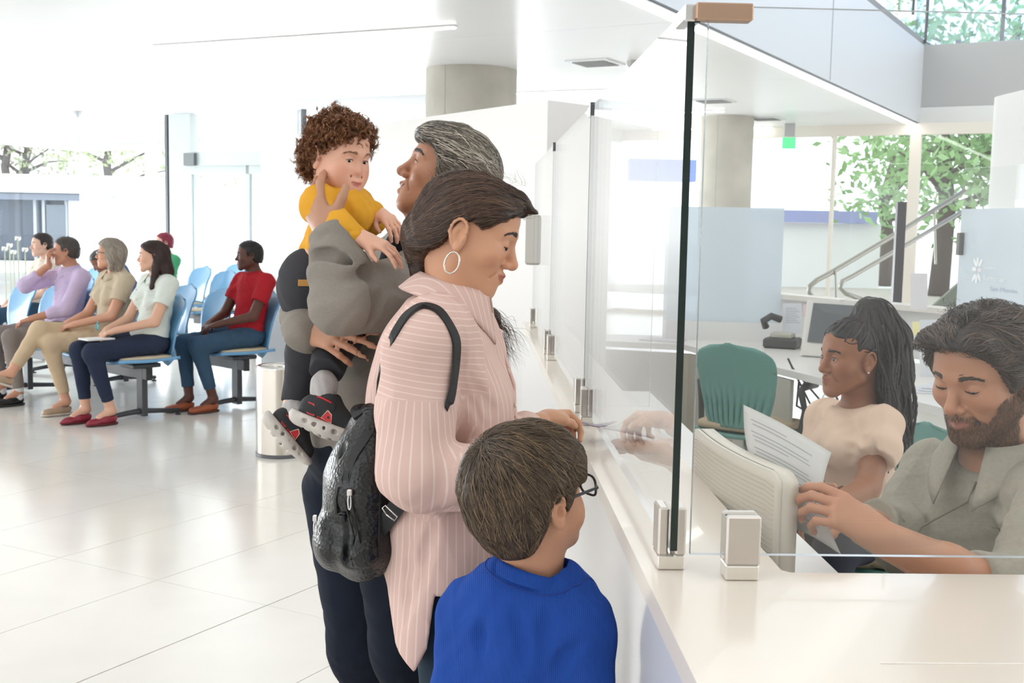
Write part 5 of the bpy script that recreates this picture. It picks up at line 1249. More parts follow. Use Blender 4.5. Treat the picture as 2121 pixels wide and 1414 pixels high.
for pts_ in (((735, 890), (708, 930), (700, 990), (712, 1050), (722, 1110), (722, 1165)), ((752, 900), (762, 960), (790, 1020), (800, 1090), (795, 1160)), ((712, 925), (720, 985), (730, 1050), (745, 1120)), ((660, 1075), (680, 1078), (705, 1072)), ((690, 1010), (672, 1040), (660, 1075))):
    MB().tube(b.project(np.array([P(x, y, 2.28) for x, y in pts_]), .001, 6), .0018, 6).build('piping', nyl, bp, True)
for pts_ in (((735, 1060), (760, 1090), (785, 1100)), ((730, 1090), (750, 1130), (780, 1145)), ((770, 950), (785, 1000), (790, 1050))): groove(b, [P(x, y, 2.28) for x, y in pts_], .006)

# ------------------------------------------------------------------ the man in the grey sweatshirt
M = thing('person', 'tall man with grey hair in a grey sweatshirt holding up the toddler', 'person')
hm_ = Frame(P(926, 366, 2.86), (-.93, -.08, .36), (0, 0, 1), 1.05); skin_m = sr((194, 142, 114))
s = Sdf(); head_sdf(s, hm_, jaw=1.06, nose=1.12, smile=1.0, brow=1.15, mouth_open=.006, cheek=.9, eye_open=.0020, eye_low=.003); s.f = WF
Mb = P(888, 535, 2.90)
s.chain([hm_.p(0, -.02, -.05), P(897, 450, 2.88), Mb], [.056, .054, .066], .03)
s.rc(hm_.p(0, .035, -.095), P(868, 520, 2.86), .018, .012, .03)
MSn, MSf = P(880, 590, 2.70), P(838, 540, 3.10); MEn, MWn = P(712, 628, 2.50), P(684, 492, 2.53)
s.rc(MSn, MSf, .05, .05, .05); s.rc(P(858, 660, 2.9), P(770, 880, 2.88), .10, .12, .05); s.rc(MSn, MEn, .05, .042, .02); s.rc(MEn, MWn, .042, .030, .02)
MEf, MWf = P(640, 640, 2.94), P(650, 686, 2.63); s.rc(MSf, MEf, .05, .04, .02); s.rc(MEf, MWf, .04, .032, .02)
hand(s, MWn, unit(P(640, 408, 2.58)-MWn), (-.55, -.83, -.1), 1, (18, 20, 22, 26), thumb=(48, 10), spread=6, size=1.08)
hand(s, MWf+A3(-.004, 0, 0), unit(P(728, 703, 2.53)-MWf), (-.10, -.88, .45), -1, (16, 18, 22, 38), thumb=(20, 20), spread=7, size=1.06)
for (hx_, hy_, D) in ((700, 1000, 2.96), (800, 1000, 2.80)):
    a = P(hx_, hy_, D); k = A3(a[0]+.05, a[1], .50); s.rc(a, k, .08, .06, .04); s.rc(k, A3(k[0]+.05, k[1], .1), .05, .04, .03)
lo, hi = s.bounds(); zn = P(900, 500, 2.87)[2]
sdf_obj('body', s, .005, SK(), M, face_col(hm_, skin_m, lip=sr((160, 92, 80)), blush=.2, smile=1),
    [(A3(-9, -9, zn-.09), A3(9, 9, 9), .0026), (lo, A3(9, 9, zn-.07), .010), (P(560, 800, 2.9)+A3(-.1, -.9, 0), P(745, 640, 2.9)+A3(.03, .9, 0), .0028), (A3(-9, -9, 1.3), P(735, 380, 2.7)+A3(0, 9, 0), .0028)])
eyes(hm_, M, (0, .9, -.4), (.03, .02, .01)); lid_lines(hm_, s, M, -.0015, w=.0014); brows(hm_, s, M, sr((52, 44, 40)), 110, w=.0009)
MB().tube([hm_.p(x, .0935-.25*abs(x), -.0580+.006*(x/.02)**2) for x in np.linspace(-.016, .016, 7)], .0022, 6).build('teeth', mat('teeth', (.75, .72, .66), .3), M, True)
hs = hair_base(hm_, (.018, .014, .008), [(-.14, -.075), (-.06, -.080), (-.035, -.060), (-.020, -.020), (-.008, .008), (.008, -.002), (.026, -.010), (.038, .030), (.055, .052), (.080, .060), (.12, .072)])
hs.f = hm_; hs.rc((-.02, .072, .078), (.03, .084, .074), .020, .016, .03); hs.f = WF
hs.folds(.003, 90, 6, (1, 1, 1), .3); hs.folds(.001, 300, 7)
def flow_m(Q):
    q = hm_.inv(Q); return np.tile(hm_.d(0, -1, -.15), (len(Q), 1))-hm_.R[:, 2]*np.clip(.02-q[:, 2:3], -.02, .08)*9+hm_.R[:, 0]*np.sign(q[:, 0:1])*.15
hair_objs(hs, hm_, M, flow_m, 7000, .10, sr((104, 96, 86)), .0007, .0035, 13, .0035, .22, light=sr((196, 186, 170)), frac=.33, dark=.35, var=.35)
gcl = mat('sweat_grey', sr((146, 139, 131)), .95, bump=('noise', 600, .6, .0012), vary=(220, .05), spec=.1)
c = Sdf()
c.rc(P(862, 640, 2.88), P(775, 850, 2.88), .165, .165, .05, flat=.78, n=unit(A3(-1, 0, .1)))
c.rc(P(775, 850, 2.88), P(740, 900, 2.88), .165, .150, .05, flat=.8, n=(1, 0, 0))
c.rc(MSn+A3(-.01, .02, -.01), MSf, .080, .080, .06); c.rc(P(905, 555, 2.85), P(845, 525, 3.0), .055, .055, .05)
c.chain([MSn, P(800, 615, 2.60), MEn], [.082, .076, .070], .04)
c.chain([MEn, P(698, 560, 2.505), MWn+A3(.004, 0, -.006)], [.068, .062, .052], .03)
c.chain([MSf, MEf, MWf+A3(-.02, 0, 0)], [.075, .062, .050], .04)
c.rc(P(622, 650, 2.76), P(636, 686, 2.68), .046, .044, .03)
c.folds(.005, 30, 9, (1, 1, .7), .35); c.folds(.0025, 75, 14)
for pts_, r in ((((725, 625), (738, 595), (762, 575)), .010), (((745, 640), (722, 605), (702, 575)), .008), (((735, 590), (710, 565), (682, 548)), .008), (((770, 575), (810, 580), (850, 600)), .007), (((715, 540), (690, 548), (660, 552)), .006), (((860, 690), (880, 730), (895, 790)), .008), (((700, 520), (685, 528), (664, 530)), .005), (((800, 600), (770, 625), (735, 650)), .006), (((800, 780), (790, 830), (770, 880)), .007)):
    groove(c, [P(x, y, 2.5) for x, y in pts_], r)
n = unit(P(640, 408, 2.58)-MWn); pm = P(682, 476, 2.53)
c.fn(lambda x, y, z: -((x-pm[0])*n[0]+(y-pm[1])*n[1]+(z-pm[2])*n[2]), 's', .004, pm-.08, pm+.08)
c.f = Frame(P(868, 520, 2.88), (-.85, 0, .5)); c.el((0, .02, .03), (.075, .10, .07), .008, 's'); c.f = WF
c.rc(P(830, 520, 2.78), P(795, 600, 2.76), .030, .022, .01, mode='s')
sdf_obj('sweatshirt', c, .0042, gcl, M)
ts = Sdf(); ts.rc(P(862, 555, 2.88), P(835, 700, 2.88), .120, .13, .05, flat=.75, n=(1, 0, 0)); ts.rc(P(850, 520, 2.82), P(800, 610, 2.80), .05, .04, .04)
ts.f = Frame(P(885, 500, 2.88), (-.85, 0, .4)); ts.el((0, .02, .0), (.066, .075, .05), .006, 's'); ts.f = WF
sdf_obj('t_shirt', ts, .005, cloth('tee_navy', sr((28, 32, 44))), M)
jn = cloth('jeans_black', sr((26, 32, 44)), ('noise', 800, .5, .001), vary=(3, .25))
t_ = Sdf(); t_.el(P(748, 930, 2.88), (.135, .16, .12), .06)
for (x0, y0, D, x1, y1, D1) in ((704, 1010, 2.98, 757, 1400, 2.98), (800, 1010, 2.78, 850, 1400, 2.78)):
    a, b_ = P(x0, y0, D), P(x1, y1, D1); k = a+(b_-a)*.85; t_.rc(a, k, .098, .082, .05); t_.rc(k, A3(k[0]+.07, k[1], .09), .080, .062, .04)
t_.folds(.005, 22, 3, (1, 1, .6), .4); t_.folds(.002, 70, 9); sdf_obj('jeans', t_, .006, jn, M)
for (x1, D1) in ((757, 2.98), (850, 2.78)):
    b_ = P(x1, 1400, D1); shoe(Frame(A3(b_[0]+.10, b_[1], .003), (-1, 0, 0)), M, mat('shoe_black'), mat('sole_white'), L=.28)

# ------------------------------------------------------------------ the toddler
T = thing('person', 'curly-haired toddler in a mustard yellow top carried by the man', 'person')
ht = Frame(P(700, 327, 2.66), (.76, -.62, -.20), (0.05, 0, 1), .78); skin_t = sr((232, 178, 152))
s = Sdf(); head_sdf(s, ht, child=1, jaw=1.0, nose=.8, cheek=1.25, brow=.8, smile=.9, mouth_open=.004, eye_open=.0042, eye_low=.002); s.f = WF
Tn_ = P(690, 402, 2.68); s.rc(ht.p(0, -.02, -.05), Tn_, .042, .045, .02)
s.rc(P(695, 440, 2.70), P(668, 560, 2.72), .045, .055, .04); s.el(P(712, 525, 2.66), (.042, .045, .05), .03)
TS, TE, TW = P(664, 424, 2.60), P(704, 474, 2.54), P(752, 496, 2.52)
s.rc(TS, TE, .028, .025, .02); s.rc(TE, TW, .025, .020, .015); TS2, TE2, TW2 = P(735, 425, 2.74), P(768, 455, 2.76), P(776, 440, 2.70)
s.rc(TS2, TE2, .026, .024, .02); s.rc(TE2, TW2, .024, .020, .015)
hand(s, TW, unit(P(822, 516, 2.50)-TW), unit(A3(.1, -.35, .93)), 1, (20, 22, 25, 28), thumb=(40, 20), spread=9, size=.62)
hand(s, TW2, unit(P(815, 458, 2.66)-TW2), unit(A3(.2, -.5, .8)), 1, (28, 30, 32, 36), thumb=(30, 20), spread=6, size=.62)
hipT = P(648, 590, 2.74); K1, A1 = P(700, 690, 2.70), P(672, 792, 2.62); K2, A2 = P(640, 725, 2.80), P(606, 850, 2.76)
for k, a in ((K1, A1), (K2, A2)): s.rc(hipT, k, .05, .04, .03); s.rc(k, a, .036, .026, .02)
sdf_obj('body', s, .003, SK(), T, face_col(ht, skin_t, lip=sr((205, 110, 100)), blush=.35, smile=.9), [(A3(-9, -9, P(690, 400, 2.7)[2]-.01), A3(9, 9, 9), .0022), (A3(-9, -9, 0), A3(9, 9, P(690, 400, 2.7)[2]), .0028)])
eyes(ht, T, (.25, .9, -.30), (.03, .018, .01)); lid_lines(ht, s, T, .0002, w=.0012); brows(ht, s, T, sr((150, 105, 80)), 60, w=.0006)
MB().tube([ht.p(x, .0935-.25*abs(x), -.0590+.006*(x/.02)**2) for x in np.linspace(-.013, .013, 7)], .002, 6).build('teeth', MATS['teeth'], T, True)
hs = hair_base(ht, (.007, .009, .006), [(-.13, -.07), (-.05, -.075), (-.030, -.04), (-.018, .02), (.01, .025), (.03, .035), (.05, .062), (.09, .078), (.12, .09)], child=1)
hs.folds(.004, 55, 4, (1, 1, 1), 0); V, Fc = hs.surf(.0035); crl = sr((132, 88, 60))
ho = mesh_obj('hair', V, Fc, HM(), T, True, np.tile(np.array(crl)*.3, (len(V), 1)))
g_ = hs.grad(V); sel = rng.integers(0, len(V), 1500); st_ = list(V[sel]-g_[sel]*.004)
tangs = [unit(g_[i]*.45+np.cross(g_[i], unit(rng.normal(size=3)))+A3(0, 0, -.25)) for i in sel]
def locks(name, starts, dirs, col, parent, per=7, L=.05, rad=.007, width=.0006, light=None, frac=.2, T_=20, turns=1.3):
    out = []; t = np.linspace(0, 1, T_)
    for s0, d in zip(starts, dirs):
        u = unit(np.cross(d, rng.normal(size=3))); v = np.cross(d, u); ph = rng.uniform(0, 6.3); l = L*rng.uniform(.6, 1.2); r = rad*rng.uniform(.6, 1.3); tn = turns*rng.uniform(.7, 1.3)
        for _ in range(per):
            a = ph+tn*6.28*t+rng.normal()*.25; rr = r*(1+rng.normal()*.15)*np.minimum(t*5, 1)
            out.append(s0+rng.normal(size=3)*.0012+np.outer(t*l, d)+np.outer(rr*np.sin(a), u)+np.outer(rr*np.cos(a), v))
    return taper_ribbons(name, np.array(out), width, HM(), parent, strand_cols(col, len(out), .22, light, frac))
locks('hair_curls', st_, tangs, crl, ho, 8, .030, .0065, .0006, sr((190, 140, 100)), .25, 16)
yel = cloth('top_mustard', sr((226, 164, 52)), ('noise', 600, .4, .001))
c = Sdf(); c.rc(P(704, 415, 2.68), P(690, 505, 2.70), .060, .062, .04); c.el(P(730, 445, 2.66), (.05, .055, .05), .04); c.rc(P(662, 480, 2.72), P(642, 522, 2.73), .022, .024, .03)
c.rc(TS+A3(0, 0, .0), TS2, .046, .042, .03); c.chain([TS, TE, TW+unit(TE-TW)*.018], [.040, .033, .025], .02); c.chain([TS2, TE2, TW2], [.038, .034, .026], .02)
c.folds(.0045, 55, 5, (1, 1, .8), .35); c.folds(.002, 130, 6)
z0l, z0r = P(640, 530, 2.7), P(745, 508, 2.6)
c.fn(lambda x, y, z: (np.interp(x, [z0l[0], z0r[0]], [z0l[2], z0r[2]])+0*y-z), 'i', .004)
c.f = Frame(P(700, 392, 2.68), (.72, -.66, .1)); c.el((0, .015, .02), (.045, .055, .035), .006, 's'); c.f = WF
sdf_obj('top', c, .003, yel, T)
gr_ = cloth('pants_charcoal', sr((62, 62, 66)), ('noise', 700, .5, .001))
t_ = Sdf(); t_.el(hipT, (.072, .085, .085), .04); t_.el(P(632, 595, 2.70), (.045, .06, .07), .04)
t_.rc(hipT, K1, .065, .058, .04); t_.rc(K1, P(676, 768, 2.61), .054, .040, .03); t_.rc(hipT, K2, .065, .052, .04); t_.rc(K2, P(612, 832, 2.77), .050, .036, .03)
t_.folds(.003, 60, 7); 
for a, b_ in ((K1, P(676, 768, 2.61)), (K2, P(612, 832, 2.77))):
    n = unit(b_-a); pm = b_+n*.004; t_.fn((lambda pm, n: lambda x, y, z: -((x-pm[0])*n[0]+(y-pm[1])*n[1]+(z-pm[2])*n[2]))(pm, n), 's', .003, pm-.05, pm+.05)
sdf_obj('trousers', t_, .0035, gr_, T)
lab = t_.project(np.array([P(622, 588, 2.58)]), .001, 6)[0]; nl_ = t_.grad(lab[None])[0]; lf = Frame(lab, nl_)
MB().box(lab, (.027, .002, .015), [lf.R[:, 0], lf.R[:, 1], lf.R[:, 2]], .0005).build('leather_patch', mat('leather_tan', sr((190, 140, 72)), .6), T)
MB().tube([P(722, 545, 2.60), P(738, 540, 2.59), P(742, 552, 2.59), P(730, 562, 2.59), P(740, 572, 2.59)], .006, 7).build('drawstring', mat('string_cream', sr((205, 195, 180)), .8), T, True)
so_m = cloth('sock_grey', sr((186, 182, 180)), ('noise', 300, .6, .0015))
red = mat('shoe_red', sr((200, 36, 46)), .45); blk = mat('shoe_cloth_black', (.02, .02, .022), .7, bump=('noise', 500, .5, .001)); sw_ = mat('sole_worn', sr((205, 198, 190)), .55, vary=(30, .1))
def kid_shoe(heel, toe, sole_n, side_n, ank):
    """F: heel at the sole, Y to the toe, Z away from the ground side"""
    L_ = np.linalg.norm(toe-heel); k = L_/.155; z = -unit(sole_n); F = Frame(heel, unit(toe-heel), z, k)
    s = Sdf(); s.f = F
    s.chain([(0, .022, .030), (0, .07, .034), (0, .125, .022)], [.029, .030, .024], .02, flat=.85, n=(1, 0, 0)); s.rc((0, .028, .04), (0, .050, .066), .027, .026, .02)
    s.el((0, .040, .078), (.020, .028, .022), .006, 's'); s.fn(plane_fn(F, (0, 0, .008), (0, 0, -1)), 'i', .003); sdf_obj('shoe', s, .0028, blk, T)
    o = Sdf(); o.f = F; o.chain([(0, .016, .006), (0, .07, .004), (0, .135, .010)], [.032, .034, .028], .02, flat=.55, n=(0, 0, 1))
    o.rc((0, .0, .012), (0, .02, .018), .020, .026, .02)
    for q in (-1, 1):
        for i in range(5): o.el((q*.034, .025+.024*i, .006), (.008, .0065, .0055), .002, 's')
    for i in range(6): o.rc((-.035, .02+.023*i, -.014), (.035, .02+.023*i, -.014), .003, .003, .003, mode='s')
    o.fn(plane_fn(F, (0, 0, .020), (0, 0, 1)), 'i', .002); sdf_obj('sole', o, .0024, sw_, T)
    sd = 1 if (F.R[:, 0]@np.array(side_n)) > 0 else -1
    q = s.project(np.array([F.p(sd*.04, y, z_) for y, z_ in ((.012, .052), (.030, .050), (.040, .018), (.020, .018))]), .0012, 5); mesh_obj('heel_patch', q, [(0, 1, 2, 3)], red, T)
    q = s.project(np.array([F.p(sd*.04, y, z_) for y, z_ in ((.066, .046), (.078, .040), (.084, .018), (.056, .022))]), .0016, 5); mesh_obj('side_patch', q, [(0, 1, 2, 3)], red, T); 
    MB().tube(list(q)+[q[0]], .0012, 5).build('patch_edge', mat('patch_cream', sr((220, 190, 170)), .6), T)
    for i in range(3):
        q = s.project(np.array([F.p(sd*.04, .046+.028*u, .012+.0045*i) for u in np.linspace(0, 1, 5)]), .0008, 4); MB().tube(q, .0011, 4).build('plaid_line', red, T)
    q = s.project(np.array([F.p(sd*.035, .070+.004*i, .052+.010*math.sin(i)) for i in range(3)]), .002, 4); strap('velcro_strap', q, .016, .003, blk, T, s)
    MB().tube(s.project(np.array([F.p(sd*.03, .048+.022*math.sin(t), .066-.002*t) for t in np.linspace(-1.2, 1.2, 9)]), .001, 3), .0022, 6).build('red_lining', red, T)
    so = Sdf(); a = F.p(0, .038, .060); so.rc(a, ank, .025*k, .027, .02); so.rc(ank+unit(a-ank)*.012, ank+unit(a-ank)*.020, .031, .031, .008); so.folds(.0015, 160, 3); sdf_obj('sock', so, .0028, so_m, T)
kid_shoe(P(618, 868, 2.58), P(748, 918, 2.56), A3(-.30, -.10, -.9), (0, -1, 0), P(672, 790, 2.60))
kid_shoe(P(556, 872, 2.72), P(634, 962, 2.74), A3(-.78, -.25, -.52), (.2, -1, 0), P(607, 848, 2.75))

# ------------------------------------------------------------------ the boy in blue
Bo = thing('person', 'boy in a blue sweater with glasses looking over the counter edge', 'person')
hb = Frame(P(1101, 1031, 1.95), (.80, .58, .12), (0, 0, 1), .925); skin_b = sr((198, 146, 116))
s = Sdf(); head_sdf(s, hb, child=.8, jaw=.98, nose=.7, cheek=1.15, ear_x=.008); s.f = WF; Bb = P(1102, 1205, 1.97)
s.chain([hb.p(0, -.03, -.05), P(1100, 1140, 1.96), Bb], [.050, .046, .056], .03)
BSr, BSl = P(1208, 1300, 1.92), P(968, 1268, 2.04); s.rc(BSr, BSl, .045, .045, .04); s.rc(P(1098, 1290, 1.98), A3(Bb[0], Bb[1], .62), .06, .07, .04)
for S, q in ((BSr, 1), (BSl, -1)):
    e = S+A3(.012*q, -.01, -.20); wz = e+A3(.0, .05, -.17); s.rc(S, e, .034, .030, .02); s.rc(e, wz, .030, .022, .02); hand(s, wz, (0, .25, -1), (q, .1, 0), -1, size=.72)
for q in (-1, 1): a = A3(Bb[0]+q*.055, Bb[1]+q*-.02, .60); s.rc(a, A3(a[0], a[1], .32), .06, .045, .03); s.rc(A3(a[0], a[1], .32), A3(a[0], a[1], .07), .042, .032, .03)
lo, hi = s.bounds(); zn = P(1100, 1190, 1.96)[2]
sdf_obj('body', s, .005, SK(), Bo, face_col(hb, skin_b, blush=.2), [(A3(-9, -9, zn-.03), A3(9, 9, 9), .0022), (lo, A3(9, 9, zn-.01), .008)])
eyes(hb, Bo, (0, 1, 0)); lid_lines(hb, s, Bo, .003)
hs = hair_base(hb, (.009, .021, .013), [(-.15, -.070), (-.08, -.080), (-.056, -.074), (-.040, -.045), (-.032, .012), (-.022, .026), (.008, .026), (.016, -.004), (.030, -.012), (.038, .020), (.055, .036), (.080, .040), (.13, .046)], child=1, extra=lambda s: s.el((0, -.05, .035), (.081, .075, .078), .04))
hs.folds(.0035, 75, 5, (1, 1, 1), .2); hs.folds(.0012, 260, 6)
wh = hb.p(-.012, -.075, .105)
def flow_b(Q):
    q = hb.inv(Q); r = Q-wh; d = np.linalg.norm(r, axis=1, keepdims=True); f = unit_rows(r); sw = unit_rows(np.cross(r, hb.R[:, 2][None]))
    return f+sw*.45*np.exp(-d/.05)-hb.R[:, 2]*.35*(d > .05)+hb.R[:, 1]*.25*np.clip(q[:, 2:3]*12, 0, 1)
ho = hair_objs(hs, hb, Bo, flow_b, 14000, .070, sr((78, 62, 46)), .00052, .003, 12, .0042, .18, light=sr((124, 100, 74)), frac=.25, dark=.42, var=.3)
gm = mat('specs_black', (.015, .015, .018), .35)
G = glasses(hb, Bo, gm, lensw=.024, lensh=.019, r=.0024, y=.112, z=.004, temple_y=-.005)
gq = s.project(np.array([hb.p(x, y, z) for x, y, z in ((.078, -.050, -.040), (.076, -.055, -.043), (.062, -.075, -.050), (.03, -.095, -.058), (0, -.10, -.06), (-.03, -.095, -.058), (-.062, -.075, -.05), (-.083, -.02, -.012))]), .003, 3)
strap('glasses_strap', hs.project(gq, .004, 3)*0+gq+unit_rows(s.grad(gq))*.006, .009, .003, gm, Bo, s)
bl = mat('sweater_blue', sr((36, 74, 156)), .9, bump=('noise', 500, .3, .001), vary=(8, .06), spec=.15)
t = bl.node_tree; wv = t.nodes.new('ShaderNodeTexWave'); wv.bands_direction = 'X'; wv.inputs['Scale'].default_value = 95; wv.inputs['Distortion'].default_value = .6
tc = [n for n in t.nodes if n.type == 'TEX_COORD'][0]; t.links.new(tc.outputs['Object'], wv.inputs['Vector']); bq = [n for n in t.nodes if n.type == 'BUMP'][0]; t.links.new(wv.outputs['Fac'], bq.inputs['Height']); bq.inputs['Strength'].default_value = .45; bq.inputs['Distance'].default_value = .0012
c = Sdf(); bf = unit(A3(.40, .92, 0)); c.rc(P(1095, 1300, 1.98), A3(Bb[0]-.01, Bb[1]+.02, .60), .138, .130, .05, flat=.72, n=bf)
c.rc(BSr+A3(-.02, 0, .004), BSl+A3(.03, 0, .004), .050, .050, .05); c.rc(P(1045, 1228, 1.98), P(1155, 1245, 1.97), .040, .040, .05)
for S, q in ((BSr, 1), (BSl, -1)): e = S+A3(.014*q, -.01, -.20); c.rc(S+A3(0, 0, -.008), e, .056, .052, .03); c.rc(e, e+A3(0, .045, -.16), .050, .038, .02)
c.folds(.0060, 28, 3, (1, 1, .5), .35); c.folds(.0022, 80, 8)
for pts_ in (((1148, 1414), (1165, 1370), (1205, 1330)), ((935, 1400), (938, 1350), (948, 1310)), ((1060, 1260), (1070, 1320), (1085, 1380)), ((1130, 1270), (1128, 1330), (1120, 1390))): groove(c, [P(x, y, 1.86) for x, y in pts_], .008)
c.f = Frame(P(1102, 1186, 1.96), bf, (0.22, 0, 1)); c.el((0, .0, .022), (.058, .055, .036), .005, 's'); c.f = WF
sw = sdf_obj('sweater', c, .0036, bl, Bo)
cf = Frame(P(1104, 1198, 1.96), bf, (.22, 0, 1))
def neck_band(F, r1, r2, h, th, m, parent, name='neckband', tilt=.12, n=36):
    def fn(u, v): a = 2*math.pi*u; return F.p(math.cos(a)*(r1-.010*v), math.sin(a)*(r2-.010*v), h*v-tilt*math.sin(a)*r2)
    return sheet(name, fn, n, 4, th, m, parent)
neck_band(cf, .072, .066, .022, .006, bl, Bo)
sm = mat('seam_blue', sr((30, 62, 140)), .9)
ring = c.project(np.array([cf.p(math.cos(a)*.078, math.sin(a)*.072, -.004-.12*math.sin(a)*.07) for a in np.linspace(0, 2*math.pi, 40)]), .0005, 4); MB().tube(ring, .0013, 5, False).build('neck_seam', sm, Bo, True)
t_ = Sdf(); 
for q in (-1, 1): a = A3(Bb[0]+q*.055, Bb[1]+q*-.02, .60); t_.rc(a, A3(a[0], a[1], .32), .080, .062, .03); t_.rc(A3(a[0], a[1], .32), A3(a[0], a[1], .09), .060, .045, .03); shoe(Frame(A3(a[0]-.02, a[1]-.05, .003), (.3, .95, 0)), Bo, mat('shoe_black'), mat('sole_white'), L=.19)
sdf_obj('trousers', t_, .007, cloth('trousers_dark'), Bo)
# ------------------------------------------------------------------ office chairs
teal = mat('chair_teal', sr((96, 148, 138)), .38, coat=.15); seatpad = mat('seat_pad_tan', sr((196, 176, 146)), .8); armb = mat('arm_black', (.03, .032, .035), .45)
def task_chair(label, pos, face, h=0.0, arms=True, w0=.15, w1=.215, z1=.90):
    t = thing('task_chair', label, 'chair'); L = Frame((pos[0], pos[1], h), (math.cos(face), math.sin(face), 0))
    back_sheet(L, 'backrest', teal, t, w0, w1, .47, z1, -.20, -.29, .07, ribs=11, th=.012, nu=88, nv=30, amp=.011)
    def cu(u, v): x = u*2-1; y = v*2-1; return L.p(x*.225*(1-.1*abs(y)**4), .02+y*.215*(1-.1*abs(x)**4), .468+.01*(1-x**4)*(1-y**4))
    sheet('cushion', cu, 14, 14, .03, seatpad, t)
    def se(u, v): x = u*2-1; y = v*2-1; return L.p(x*.24*(1-.1*abs(y)**4), .02+y*.23*(1-.1*abs(x)**4), .440-.012*math.cos(x*1.5))
    sheet('seat_shell', se, 14, 14, .02, teal, t)
    MB().cyl(L.p(0, 0, .08-h), L.p(0, 0, .43), .028, n=18).build('column', mat('column_steel', (.55, .52, .46), .3, .8), t, True)
    for k in range(5):
        a = 2*math.pi*k/5+.3; o = thing_plain('base_leg'); o.parent = t
        MB().tube([L.p(0, 0, .11-h), L.p(.15*math.cos(a), .15*math.sin(a), .10-h), L.p(.29*math.cos(a), .29*math.sin(a), .075-h)], [.03, .022, .016], 8).build('spoke', armb, o, True)
        q = L.p(.29*math.cos(a), .29*math.sin(a), .030-h); d = L.d(-math.sin(a), math.cos(a), 0); MB().cyl(q-d*.022, q+d*.022, .030, n=14).build('caster', armb, o, True)
    if arms:
        for q in (-1, 1): MB().tube([L.p(q*.18, .0, .42), L.p(q*.27, .0, .44), L.p(q*.285, .02, .56), L.p(q*.275, -.02, .665), L.p(q*.27, .06, .68), L.p(q*.27, .19, .675)], [.014, .016, .016, .018, .022, .018], 8).build('armrest', armb, t, True)
    MB().tube([L.p(.10, .0, .41), L.p(.22, .03, .39)], .006, 6).build('lever', armb, t)
    return t
cp = XD(1.22, 5.85); task_chair('empty teal ribbed office chair in front of the frosted glass divider', cp, math.radians(52), arms=True)
cp2 = XD(1.22, 3.78); task_chair('teal office chair the braided clerk sits on', cp2, math.radians(218), h=-.04, arms=False, z1=.84)
cp3 = XD(1.02, 2.52); task_chair('dark teal office chair under the bearded clerk', cp3, math.radians(222), h=.02, arms=False, z1=.70)
# cables hanging under the office desk
cb = mat('cable_black', (.03, .03, .035), .5)
for k, pts in enumerate((((1632, 742), (1655, 790), (1690, 860), (1640, 880), (1665, 930)), ((1640, 760), (1700, 830), (1720, 795), (1750, 860)), ((1655, 790), (1650, 840), (1700, 870), (1690, 960)))):
    tag(MB().tube([P(x, y, 5.9) for x, y in pts], .006, 6).build('cable', cb, None, True), ('thickest looping black cable under the desk by the empty chair', 'black cable arching to the right under the desk', 'black cable dropping to the floor under the desk')[k], 'cable', 'cables under the office desk')

# ------------------------------------------------------------------ the bearded clerk
K_ = thing('person', 'bearded man with dark hair in a grey-green shirt reading a sheet of paper', 'person')
hk = Frame(P(2036, 776, 2.26), (-.80, -.50, -.30), (.03, 0, 1), 1.06); skin_k = sr((196, 142, 112))
s = Sdf(); head_sdf(s, hk, jaw=1.10, nose=1.10, brow=1.15, cheek=.95, lips=.9, eye_open=.0022, eye_low=.005); s.f = WF
KN = P(2062, 975, 2.33); s.chain([hk.p(0, -.025, -.05), P(2060, 900, 2.31), KN], [.060, .060, .072], .03)
KR, KL = P(1925, 975, 2.50), P(2165, 1030, 2.18); s.rc(KR, KL, .045, .045, .04); s.rc(P(2050, 1080, 2.38), P(2060, 1330, 2.42), .10, .12, .05)
ER, WR = P(1868, 1120, 2.38), P(1752, 1062, 2.20); s.rc(KR, ER, .045, .042, .02); s.rc(ER, WR, .040, .030, .02)
EL_, WL_ = P(2110, 1235, 2.02), P(1835, 1118, 1.95); s.rc(KL, EL_, .05, .045, .02); s.chain([EL_, P(1960, 1178, 1.98), WL_], [.044, .041, .031], .02)
hand(s, WL_+unit(WL_-EL_)*.006, unit(P(1672, 1012, 1.98)-WL_), unit(A3(.35, -.85, .45)), 1, (30, 38, 44, 50), thumb=(8, 14), spread=3, size=1.04, bend=(.8, 1, .7))
hand(s, WR, unit(P(1680, 1040, 2.14)-WR), unit(A3(-.3, .8, -.2)), 1, (25, 28, 30, 32), size=1.0)
lo, hi = s.bounds(); zn = P(2060, 960, 2.3)[2]
sdf_obj('body', s, .005, SK(), K_, face_col(hk, skin_k, lip=sr((176, 112, 98)), blush=.2, beard=sr((92, 62, 44))),
    [(A3(-9, -9, zn-.07), A3(9, 9, 9), .0022), (A3(-9, 2.15, 0), A3(9, 9, zn-.05), .008), (A3(-9, -9, 0), A3(9, 2.17, zn-.05), .0026)])
eyes(hk, K_, (0, .8, -.6), (.03, .02, .01)); lid_lines(hk, s, K_, -.0035, w=.0016, arch=-1); brows(hk, s, K_, sr((60, 44, 34)), 110, w=.0007, length=.010)
